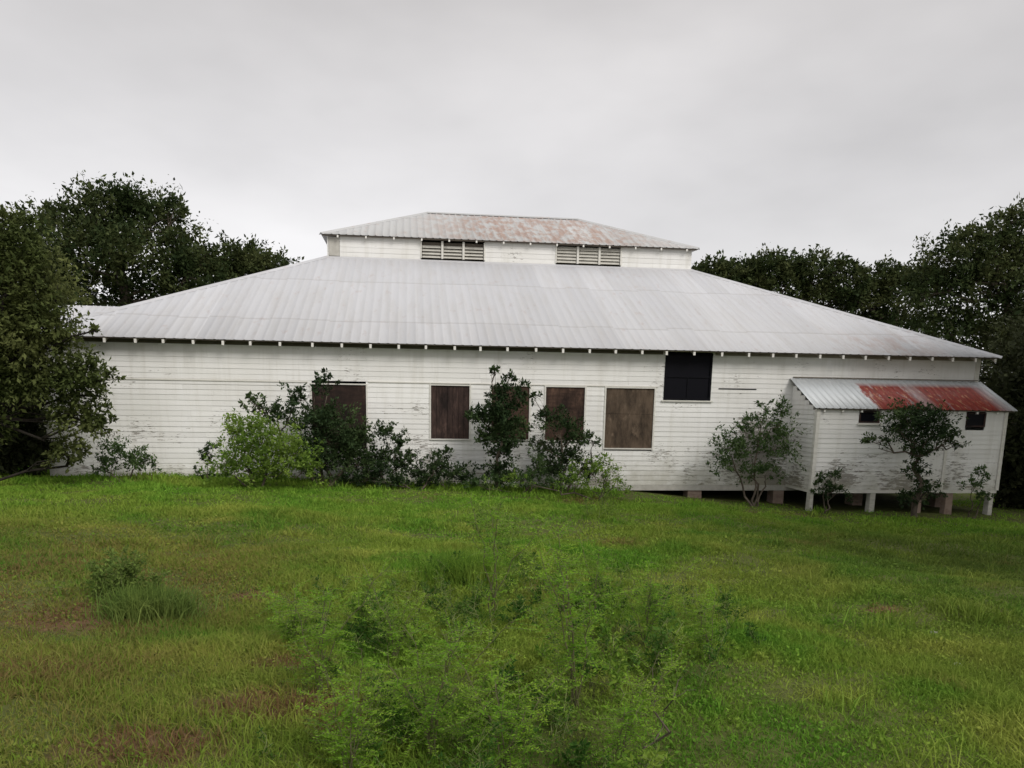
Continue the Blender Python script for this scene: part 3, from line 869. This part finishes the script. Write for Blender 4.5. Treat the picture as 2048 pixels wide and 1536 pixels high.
for i_, (px, Y, cl, n, lb) in enumerate([
    (-10, 5, [(30, 800, 55, 60), (-40, 780, 80, 90), (40, 880, 55, 55), (-40, 900, 80, 60), (20, 720, 60, 50)], 12000, 'dark thicket tree left of the hall corner'),
    (-20, -.3, [(10, 870, 50, 40), (55, 900, 34, 40), (-30, 900, 60, 60), (20, 930, 60, 24), (-40, 830, 60, 50), (40, 820, 40, 30)], 12000, 'dark leafy thicket bush at the left edge beside the hall corner'),
    (60, 14, [(60, 780, 50, 60), (0, 760, 80, 80), (60, 880, 60, 50), (0, 880, 80, 60), (70, 700, 50, 50)], 9000, 'dark understorey tree deep behind the left corner')]):
    plant('thicket_tree', lb, 'tree', gp(px, Y), pc(Y, cl), n, .16, L_BROWN, 50 + i_, 'thicket left of the hall', .14, fill=.1)
# far wood that reads as one dark mass
rs = np.random.RandomState(77)
pts = []
n = 60000
ang = rs.rand(n)
fx = -75 + 165 * ang
fy = 34 + rs.rand(n) * 7 + .002 * (fx - 0) ** 2
fxr = np.where((fx > -14) & (fx < 13), .62, 1.0)
hh = (5.3 + 1.4 * np.sin(fx * .45) + .9 * np.sin(fx * 1.13 + 2) + np.where(np.abs(fx) > 24, 1.5, 0)) * fxr
fz = -.5 + (hh + .5) * rs.rand(n) ** .7
C = np.stack([fx, fy, fz], 1) + rs.normal(size=(n, 3)) * .25
V, Qd = leaf_arrays(rs, C, .34 * (.6 + .8 * rs.rand(n)), np.tile([0, -.5, .3], (n, 1)), .7)
fo = newmesh('woodland', V, None, L_BROWN, quads=Qd)
tag(fo, 'far dark woodland closing the view behind the hall', 'woodland', kind='stuff')

# oaks added out of view past the frame to shade the right lawn
for i_, (x, y, h, lb) in enumerate([(9.8, -8.2, 8.5, 'added unseen oak shading the near right of the yard, nearest the camera'), (12.8, -3.6, 9., 'added unseen oak shading the right of the yard, level with the annex'), (8.6, -13.6, 10., 'added unseen oak shading the right of the yard, beside the viewer')]):
    gz = float(ground(x, y)); rs_ = np.random.RandomState(90 + i_)
    cl = [((x + rs_.uniform(-2.2, 2.6), y + rs_.uniform(-2.5, 2.5), gz + h * rs_.uniform(.4, .95)), (1.8, 1.8, 1.4)) for _ in range(13)]
    plant('oak_tree', lb, 'tree', (x, y, gz), cl, 22000, .18, L_OAKB, 92 + i_, 'added shade oaks right of the yard', .26, fill=.2)

# near olive tree, left front corner
plant('olive_green_tree', 'leaning olive green tree drooping over the left front corner of the hall', 'tree', gp(-170, -1.6),
      pc(-1.9, [(20, 500, 60, 62), (70, 580, 80, 62), (-40, 560, 80, 90), (90, 672, 56, 56), (30, 680, 90, 70), (140, 750, 66, 46), (80, 780, 72, 44), (175, 790, 48, 30), (-30, 760, 90, 90),
                (205, 760, 26, 18), (150, 850, 42, 52), (195, 850, 24, 40), (140, 915, 38, 34), (65, 640, 70, 50), (-60, 860, 60, 60), (192, 662, 16, 7), (25, 445, 34, 20)]),
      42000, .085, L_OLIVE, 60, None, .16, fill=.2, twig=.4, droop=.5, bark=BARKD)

# shrubs and saplings along the front wall
plant('shrub', 'low brownish shrub against the left end of the front wall', 'shrub', gp(255, -.8),
      pc(-.8, [(235, 915, 36, 32), (275, 930, 34, 24), (298, 920, 14, 20), (210, 940, 26, 20)]), 2600, .06, L_MID, 61, 'shrubs along the front wall', .02, stems=3)
plant('sapling', 'small upright sapling just left of the lime green bush', 'sapling', gp(415, -.8),
      pc(-.8, [(408, 925, 11, 24), (425, 905, 13, 16), (412, 950, 14, 10)]), 700, .06, L_DARK, 62, 'shrubs along the front wall', .015)
plant('lime_bush', 'bright lime green bush bulging in front of the dark window shrub', 'bush', gp(520, -1.9),
      pc(-1.9, [(478, 865, 34, 34), (520, 885, 50, 42), (575, 915, 52, 44), (490, 930, 55, 42), (540, 950, 64, 34), (455, 945, 36, 26), (500, 985, 40, 14), (610, 940, 30, 30)]), 11500, .062, L_LIME, 63, 'shrubs along the front wall', .03, stems=5, fill=.15, spread=1.7)
plant('dark_bush', 'large spiky dark bush covering the leftmost boarded window', 'bush', gp(650, -.9),
      pc(-.9, [(658, 752, 16, 14), (640, 775, 18, 20), (600, 800, 30, 26), (520, 815, 30, 13), (555, 835, 40, 26), (640, 848, 50, 30), (705, 872, 36, 28), (640, 880, 70, 42), (700, 905, 50, 42), (650, 930, 66, 32), (500, 800, 14, 9), (730, 930, 36, 30)]),
      14000, .07, L_DARK, 64, 'shrubs along the front wall', .05, stems=4, fill=.1, spread=1.8)
plant('shrub', 'loose dark shrub beside the right edge of the leftmost boarded window', 'shrub', gp(780, -.8),
      pc(-.8, [(770, 870, 34, 18), (795, 895, 22, 22), (760, 925, 30, 26), (800, 935, 36, 24), (740, 960, 30, 10), (825, 915, 16, 18)]), 4200, .065, L_DARK, 65, 'shrubs along the front wall', .025, stems=3, fill=.1, spread=1.9)
plant('shrub', 'low dark shrub beneath the narrow dark brown boarded window', 'shrub', gp(885, -.8),
      pc(-.8, [(885, 915, 16, 18), (870, 940, 36, 20), (910, 950, 40, 18), (845, 955, 34, 12), (935, 960, 22, 10)]), 3600, .06, L_DARK, 66, 'shrubs along the front wall', .02, stems=3, fill=.1, spread=1.9)
plant('slender_tree', 'tall slender dark tree hiding the middle boarded window', 'tree', gp(1000, -.9),
      pc(-.9, [(991, 745, 8, 18), (1000, 790, 24, 24), (1018, 758, 13, 12), (1000, 830, 40, 30), (1040, 800, 14, 34), (965, 835, 26, 20), (1015, 865, 44, 26), (980, 880, 28, 20), (1010, 905, 32, 24), (995, 945, 26, 24), (1020, 960, 28, 12), (940, 830, 13, 10)]),
      12000, .065, L_DARK, 67, 'shrubs along the front wall', .045, fill=.1, spread=1.5)
plant('shrub', 'sprawling dark shrub in front of the fourth boarded window', 'shrub', gp(1120, -.8),
      pc(-.8, [(1120, 850, 40, 22), (1085, 830, 16, 22), (1150, 880, 36, 22), (1185, 885, 18, 12), (1090, 900, 26, 24), (1140, 920, 44, 24), (1100, 945, 46, 20), (1170, 950, 34, 18), (1070, 800, 10, 16)]),
      8500, .06, L_DARK, 68, 'shrubs along the front wall', .035, stems=4, fill=.1, spread=1.9)
plant('weedy_bush', 'pale yellow green weedy bush under the tan boarded window', 'bush', gp(1200, -1.7),
      pc(-1.7, [(1180, 950, 44, 26), (1215, 945, 28, 34), (1150, 968, 50, 16), (1230, 975, 30, 14), (1190, 985, 40, 16), (1040, 962, 40, 12)]), 3000, .05, L_LIME, 69, 'shrubs along the front wall', .02, stems=4)
plant('shrub', 'low tangle of leafy suckers between the dark bush and the dark brown boarded window', 'shrub', gp(840, -1.1),
      pc(-1.1, [(745, 955, 40, 16), (800, 962, 40, 12), (850, 965, 36, 10), (700, 965, 36, 12), (870, 930, 12, 20), (765, 935, 14, 20)]), 3600, .055, L_DARK, 74, 'shrubs along the front wall', .02, stems=5, fill=.05, spread=2)
plant('shrub', 'low green tangle at the foot of the slender dark tree', 'shrub', gp(1050, -1.2),
      pc(-1.2, [(1000, 965, 44, 13), (1060, 960, 40, 18), (1110, 968, 40, 13), (950, 968, 36, 10), (1075, 930, 14, 22)]), 3600, .055, L_MID, 75, 'shrubs along the front wall', .02, stems=5, fill=.05, spread=2)
plant('airy_shrub', 'airy grey green shrub against the bare boards left of the annex', 'shrub', gp(1510, -.8),
      pc(-.8, [(1530, 815, 12, 18), (1520, 850, 38, 22), (1490, 865, 30, 20), (1565, 830, 18, 30), (1455, 895, 34, 26), (1500, 905, 52, 26), (1560, 895, 32, 46), (1455, 935, 40, 20), (1530, 950, 46, 20)]),
      7000, .062, L_MID, 70, 'shrubs along the front wall', .03, stems=4, fill=.35)
plant('small_tree', 'mushroom shaped small tree in front of the annex wall', 'tree', gp(1840, -2.1),
      pc(-2.1, [(1810, 835, 50, 22), (1860, 840, 42, 26), (1845, 872, 66, 28), (1800, 860, 30, 20), (1760, 885, 38, 8), (1890, 880, 26, 22), (1905, 893, 14, 8), (1840, 905, 34, 20), (1835, 945, 20, 26), (1850, 985, 34, 22), (1820, 1000, 34, 14)]),
      10500, .06, L_DARK, 71, 'shrubs along the front wall', .07, fill=.1)
plant('shrub', 'small dark shrub at the left corner post of the annex', 'shrub', gp(1652, -1.75),
      pc(-1.75, [(1645, 975, 16, 26), (1670, 955, 14, 12), (1665, 990, 26, 16)]), 1500, .055, L_DARK, 72, 'shrubs along the front wall', .02, stems=2)
plant('shrub', 'small thin shrub at the right corner post of the annex', 'shrub', gp(1955, -1.75),
      pc(-1.75, [(1958, 950, 16, 18), (1945, 975, 18, 18), (1965, 995, 20, 14)]), 1100, .055, L_MID, 73, 'shrubs along the front wall', .018, stems=2)

# ------------------------------------------------------------------ yard growth
GR = mat_grass()
def vis_sample(rs, n, dmin, dmax, margin=.42):
    """points on the ground in front of the camera between two distances"""
    px = rs.uniform(-margin * 2048 - 60, 2048 * (1 + margin) + 60, n)
    d = np.sqrt(rs.uniform(dmin ** 2, dmax ** 2, n))
    tx = (px - 1024 - SHX * 2048) / 1500.84
    hd = FW[:2] / np.linalg.norm(FW[:2]); hr = np.array([hd[1], -hd[0]])
    X = CAM[0] + hd[0] * d + hr[0] * d * tx; Y = CAM[1] + hd[1] * d + hr[1] * d * tx
    return X, Y, d

def vnoise(x, y, s, seed):
    x = x * s + seed * 17.3; y = y * s + seed * 9.1
    xi = np.floor(x).astype(int); yi = np.floor(y).astype(int); fx_ = x - xi; fy_ = y - yi
    h = lambda a, b: ((np.sin(a * 127.1 + b * 311.7 + seed) * 43758.5453) % 1.0)
    u = fx_ * fx_ * (3 - 2 * fx_); v = fy_ * fy_ * (3 - 2 * fy_)
    return (h(xi, yi) * (1 - u) + h(xi + 1, yi) * u) * (1 - v) + (h(xi, yi + 1) * (1 - u) + h(xi + 1, yi + 1) * u) * v

def blades(rs, X, Y, H, Wd, lean=.5):
    n = len(X)
    Z = ground(X, Y) - .01
    a = rs.rand(n) * 2 * np.pi
    s = np.stack([np.cos(a), np.sin(a), np.zeros(n)], 1)
    b = rs.rand(n) * 2 * np.pi
    l = np.stack([np.cos(b), np.sin(b), np.zeros(n)], 1) * (H * lean * rs.rand(n) * 1.6)[:, None]
    P = np.stack([X, Y, Z], 1); up = np.array([0, 0, 1.])
    w2 = (Wd / 2)[:, None]; H_ = H[:, None]
    m = P + up * H_ * .55 + l * .35; t = P + up * H_ * (1 - .25 * (np.linalg.norm(l, axis=1) / H)[:, None]) + l
    V = np.stack([P - s * w2, P + s * w2, m + s * w2 * .8, m - s * w2 * .8, t], 1).reshape(-1, 3)
    k = np.arange(n)[:, None] * 5
    return V, k + np.array([0, 1, 2, 3]), k + np.array([3, 2, 4])

rs = np.random.RandomState(11)
VV, QQ, TT = [], [], []; base = 0
for (n, d0, d1, w0, h0) in ((340000, 2.6, 6, .007, .075), (340000, 6, 10, .011, .08), (250000, 10, 15, .016, .08), (150000, 14.5, 20, .022, .085), (30000, 20, 36, .04, .12)):
    X, Y, d = vis_sample(rs, n, d0, d1)
    inb = (Y > -.25) & (X > WL - .1) & (X < WR + .1) & (Y < DEPTH) | ((Y > -AD + .3) & (X > AL) & (X < AR))
    tall = vnoise(X, Y, .9, 3) * .6 + vnoise(X, Y, 2.3, 5) * .4
    bare = vnoise(X, Y, .7, 9) * .6 + vnoise(X, Y, 1.9, 4) * .4
    dry = np.clip((-3.5 - X) / 3, 0, 1) * np.clip((-6 - Y) / 3, 0, 1)
    keep = ~inb & (rs.rand(n) > np.clip((bare - .66) * 4, 0, .6) + .2 * dry)
    pk = np.zeros(len(X))
    for P, r in PATCH:
        pk = np.maximum(pk, np.clip(1.5 - np.hypot((X - P[0]) / (r * 1.35), (Y - P[1]) / (r * .9)), 0, .5))
    keep &= rs.rand(len(X)) > pk
    H = h0 * (.45 + .9 * rs.rand(n)) * (.6 + 1.5 * np.clip(tall - .35, 0, 1)) * np.where((np.abs(Y + .4) < .8) & (X < 1.2), 1.7, 1) * np.where((np.abs(Y + 1) < 1.2) & (X > 1.2), .55, 1)
    X, Y, H = X[keep], Y[keep], H[keep]
    V, q, t = blades(rs, X, Y, H, w0 * (.6 + .8 * rs.rand(len(X))), .8)
    VV.append(V); QQ.append(q + base); TT.append(t + base); base += len(V)
# scattered clumps of longer grass, flattened thatch and small broad leaves in the turf
tx, ty, td = vis_sample(rs, 850, 3, 19)
ok = (ty < -1.2)
tx, ty, td = tx[ok], ty[ok], td[ok]
rep = 46
X = np.repeat(tx, rep) + rs.normal(size=len(tx) * rep) * .10; Y = np.repeat(ty, rep) + rs.normal(size=len(tx) * rep) * .10
hh_ = np.repeat(.08 + .14 * rs.rand(len(tx)) ** 2, rep)
V, q, t = blades(rs, X, Y, hh_ * (.5 + .8 * rs.rand(len(X))), .004 + .0009 * np.repeat(td, rep), .9)
VV.append(V); QQ.append(q + base); TT.append(t + base); base += len(V)
for (n, d0, d1, ls_) in ((90000, 2.6, 8, .022), (80000, 8, 17, .04)):
    X, Y, d = vis_sample(rs, n, d0, d1)
    k_ = (vnoise(X, Y, 1.6, 13) > .45) & (Y < -1.2); X, Y = X[k_], Y[k_]
    C = np.stack([X, Y, ground(X, Y) + .01 + .04 * rs.rand(len(X))], 1)
    V, q = leaf_arrays(rs, C, ls_ * (.5 + rs.rand(len(X))), np.tile([0, 0, .2], (len(X), 1)), .55)
    VV.append(V); QQ.append(q + base); base += len(V)
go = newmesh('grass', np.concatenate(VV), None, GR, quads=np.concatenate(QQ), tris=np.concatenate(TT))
tag(go, 'rough green and yellowing grass covering the yard in front of the hall', 'grass', kind='stuff')

# feathery weeds: one stem with side sprays of tiny leaves
def weed_arrays(rs, P, h, lean=.25, dens=1.0, ls=.022):
    a = rs.rand() * 6.28
    top = np.array([math.cos(a) * lean * h, math.sin(a) * lean * h, h])
    segs, pts = bent(rs, (0, 0, -.02), top, .004 + .003 * h, .0015, 5, .35)
    LC = []; LO = []
    nb = int(9 * dens * (.6 + h * 1.2)) + 4
    for q in range(nb):
        t = .15 + .85 * rs.rand(); p = top * t
        an = rs.rand() * 6.28; L = h * (.42 * (1.15 - t) + .08) * (.7 + .6 * rs.rand())
        d = np.array([math.cos(an), math.sin(an), .45 + .5 * rs.rand()]); d /= np.linalg.norm(d)
        segs.append((p, p + d * L, .002, .0008))
        m = max(6, int(26 * L / .2 * dens))
        tt = rs.rand(m) ** .7
        LC.append(p + d * (tt * L)[:, None] + rs.normal(size=(m, 3)) * L * .10); LO.append(np.tile(d, (m, 1)))
    LC = np.concatenate(LC); LO = np.concatenate(LO)
    V, Qd = leaf_arrays(rs, LC, ls * (.6 + .9 * rs.rand(len(LC))), LO, .38)
    Vt, Qt = tubes(segs, 3)
    P = np.array(P)
    return V + P, Qd, Vt + P, Qt

def join(parts):
    Vs, Qs = [], []; b = 0
    for V, Q_ in parts: Vs.append(V); Qs.append(Q_ + b); b += len(V)
    return np.concatenate(Vs), np.concatenate(Qs)

# foreground mass of weeds that nobody could count
rs = np.random.RandomState(21)
fl, fs, fl2 = [], [], []
def in_mass(px, py):
    # region of tall weeds in the photograph's foreground
    l = np.interp(py, [1130, 1230, 1330, 1420, 1536, 1700], [980, 560, 540, 620, 520, 470])
    r = np.interp(py, [1130, 1230, 1300, 1380, 1536, 1700], [1180, 1430, 1530, 1400, 1380, 1380])
    return l < px < r
cnt = 0
def project(P):
    v = np.asarray(P) - CAM; z = v @ FW
    return 1024 + SHX * 2048 + 1500.84 * (v @ RT) / z, 768 + SHY * 2048 - 1500.84 * (v @ UP) / z
tries = 0
while cnt < 270 and tries < 20000:
    tries += 1
    X, Y, d = vis_sample(rs, 1, 2.3, 8.5, .05)
    X, Y = float(X[0]), float(Y[0])
    Z = float(ground(X, Y)); px, py = project((X, Y, Z))
    if not in_mass(px, py): continue
    if vnoise(np.array([X]), np.array([Y]), 1.1, 8)[0] < .25: continue
    h = (.16 + .30 * rs.rand() ** 1.5) * (1.0 if py > 1250 else .7)
    V, Q1, Vt, Qt = weed_arrays(rs, (X, Y, Z), h * .85, .5, 1.2, float(rs.choice([.016, .022, .034])))
    (fl if rs.rand() < .42 else fl2).append((V, Q1)); fs.append((Vt, Qt)); cnt += 1
V, Q1 = join(fl)
wm = newmesh('weeds', V, None, L_WEED, quads=Q1)
tag(wm, 'mass of feathery bright green weeds across the middle foreground', 'weeds', kind='stuff')
V, Q1 = join(fl2); newmesh('weed_leaves', V, None, L_WEEDD, wm, quads=Q1)['kind'] = 'stuff'
V, Q1 = join(fs); newmesh('weed_stems', V, None, GSTEM, wm, quads=Q1)['kind'] = 'stuff'

def weed_thing(name, label, cat, P, specs, mat, group, ls=.02, dens=1.1, stemmat=None):
    T = thing(name, P, label, cat, group)
    a, b = [], []
    for (dx, dy, h, ln) in specs:
        z = float(ground(P[0] + dx, P[1] + dy)) - P[2]
        V, Q1, Vt, Qt = weed_arrays(rs, (dx, dy, z), h, ln, dens, ls); a.append((V, Q1)); b.append((Vt, Qt))
    V, Q1 = join(a); newmesh('foliage', V, None, mat, T, quads=Q1)
    V, Q1 = join(b); newmesh('stem', V, None, stemmat or GSTEM, T, quads=Q1)
    return T
def tuft(name, label, cat, P, r, n, h, mat, group):
    T = thing(name, P, label, cat, group)
    q = rs.normal(size=(n, 2)) * r * .5
    X = P[0] + q[:, 0]; Y = P[1] + q[:, 1] * .8
    V, Qd, Tr = blades(rs, X, Y, h * (.5 + .7 * rs.rand(n)), np.full(n, .008), .7)
    V = V - np.array(P)
    newmesh('blade_clump', V, None, mat, T, quads=Qd, tris=Tr)
    return T

def feather(rs, h, nb, ls=.017):
    """sapling with thin arching stems and pinnate fronds"""
    segs, LC, LO, LS = [], [], [], []
    for st in range(nb):
        a = rs.rand() * 6.28; sp_ = rs.uniform(.08, .55); hs = h * rs.uniform(.55, 1.0)
        tip = np.array([math.cos(a) * sp_ * hs, math.sin(a) * sp_ * hs, hs])
        pts = [np.array([0, 0, -.02]) + (tip * [t ** 1.5, t ** 1.5, t ** .85]) + rs.normal(size=3) * .012 * h for t in np.linspace(0, 1, 8)]
        for i_ in range(7): segs.append((pts[i_], pts[i_ + 1], .0036 * h * (1.15 - i_ / 7) + .0008, .0036 * h * (1.15 - (i_ + 1) / 7) + .0007))
        for f in range(int(16 + 12 * h)):
            t = .12 + .88 * rs.rand() ** .75; q_ = t * 7; i_ = min(6, int(q_)); p = pts[i_] + (pts[i_ + 1] - pts[i_]) * (q_ - i_)
            an = rs.rand() * 6.28; d = np.array([math.cos(an), math.sin(an), rs.uniform(-.1, .8)]); d /= np.linalg.norm(d)
            L = rs.uniform(.08, .2) * (.65 + .6 * h); e_ = p + d * L - np.array([0, 0, L * .25])
            segs.append((p, e_, .0011, .0005))
            m = 12; tt = np.linspace(.15, 1, m); sd_ = np.cross(d, [0, 0, 1.]); sd_ /= np.linalg.norm(sd_) + 1e-6
            for sg_ in (-1, 1):
                LC.append(p + (e_ - p) * tt[:, None]); LO.append(np.tile(sd_ * sg_ * 4 + d * 1.5, (m, 1))); LS.append(ls * (.7 + .5 * rs.rand(m)) * (.75 + .5 * h))
    V, Q1 = leaf_arrays(rs, np.concatenate(LC), np.concatenate(LS), np.concatenate(LO), .34)
    Vt, Qt = tubes(segs, 4)
    return V, Q1, Vt, Qt
fs_spots = [  # px, py of the foot, height, stems, words
    (985, 1250, 1.23, 4, 'tallest thin feathery sapling rising through the middle of the weed mass'),
    (1150, 1420, 1.04, 6, 'feathery sapling right of centre in the foreground weeds'),
    (640, 1400, 0.81, 6, 'bushy feathery sapling at the left side of the weed mass'),
    (590, 1300, 0.59, 5, 'small feathery sapling at the upper left of the weed mass'),
    (860, 1520, 0.78, 7, 'thick feathery sapling at the bottom centre of the yard'),
    (1290, 1300, 0.72, 6, 'feathery sapling at the upper right of the weed mass'),
    (1420, 1330, 0.55, 6, 'low feathery sapling at the far right of the weed mass'),
    (1010, 1560, 0.72, 7, 'feathery sapling cut by the bottom edge, right of the thick one'),
    (700, 1580, 0.68, 7, 'feathery sapling cut by the bottom edge at its left end'),
    (1230, 1560, 0.65, 6, 'feathery sapling beside the bare forked stem'),
    (790, 1330, 0.65, 5, 'open feathery sapling left of the tallest one'),
    (1190, 1240, 0.78, 4, 'slim feathery sapling behind the upper right weeds'),
]
for (px, py, h, nb, lb) in fs_spots:
    P = gscr(px, py)
    T = thing('feathery_sapling', P, lb, 'sapling', 'feathery saplings in the foreground weeds')
    V, Q1, Vt, Qt = feather(rs, h, nb)
    newmesh('foliage', V, None, L_FEATH, T, quads=Q1); newmesh('stem', Vt, None, SSTEM, T, quads=Qt)
P = gscr(935, 1165)
tuft('grass_tuft', 'lush deep green grass tuft in the middle of the yard', 'grass tuft', P, .42, 2000, .34, L_WEED, 'tufts in the yard')
P = gscr(985, 1115)
weed_thing('tall_weed', 'thin tall yellowish weed standing behind the lush grass tuft', 'weed', P, [(0, 0, .85, .05), (.12, .05, .6, .2), (-.15, .1, .55, .2), (.2, -.1, .5, .3)], L_LIME, 'tall weeds in the yard', .03, 1.0)
P = gscr(305, 1235)
tuft('grass_tuft', 'round dull green grass tuft in the left of the yard', 'grass tuft', P, .30, 2200, .27, L_CLUMP, 'tufts in the yard')
P = gscr(240, 1205)
weed_thing('tall_weed', 'upright dull weed behind the left grass tuft', 'weed', P, [(0, 0, .42, .1), (.1, .05, .3, .3), (-.12, .02, .32, .3), (.05, -.08, .36, .2), (.18, 0, .25, .3), (-.05, .1, .38, .3), (.08, 0, .4, .2), (.3, -.05, .3, .3), (-.2, 0, .25, .4)], L_CLUMP, 'tall weeds in the yard', .032, 1.6)
P = gscr(1200, 1040)
weed_thing('tall_weed', 'wispy weed near the pale bush by the wall', 'weed', P, [(0, 0, .5, .1), (.15, 0, .4, .3), (-.2, .05, .35, .3)], L_LIME, 'tall weeds in the yard', .03)
P = gscr(1270, 1536)
T = thing('dead_stem', P, 'bare brown forked dead stem rising from the foreground weeds', 'stem')
sg, pts = bent(rs, (0, 0, -.05), (.10, .05, .34), .007, .004, 6, .5)
s2, p2 = bent(rs, pts[3], (.24, .08, .42), .004, .002, 5, .5); s3, _ = bent(rs, pts[5], (.06, 0, .5), .004, .0015, 4, .5); s4, _ = bent(rs, p2[3], (.30, .06, .36), .002, .001, 4, .5)
V, Qd = tubes(sg + s2 + s3 + s4, 5)
newmesh('branch', V, None, BARK, T, quads=Qd, smooth=True)
def stone(P, r, lb):
    rs_ = np.random.RandomState(int(P[0] * 100) % 1000)
    import bmesh
    bm = bmesh.new(); bmesh.ops.create_icosphere(bm, subdivisions=3, radius=1)
    k_ = rs_.normal(size=(4, 3))
    for v in bm.verts:
        c = np.array(v.co); f = 1 + .12 * sum(math.sin(float(c @ k_[j]) * 2.2 + j) for j in range(4)) * .6
        v.co = Vector((c[0] * r * 1.2 * f, c[1] * r * f, c[2] * r * .55 * f))
    me = bpy.data.meshes.new('stone'); bm.to_mesh(me); bm.free()
    me.polygons.foreach_set('use_smooth', np.ones(len(me.polygons), bool)); me.materials.append(STONE)
    o = bpy.data.objects.new('stone', me); COL.objects.link(o); o.location = (P[0], P[1], P[2] + r * .35)
    tag(o, lb, 'stone', 'pale stones in the grass')
stone(gscr(1865, 1268), .03, 'small pale stone in the right lawn, farther from the camera')
stone(gscr(1914, 1333), .03, 'small pale stone in the right lawn, nearer the camera')
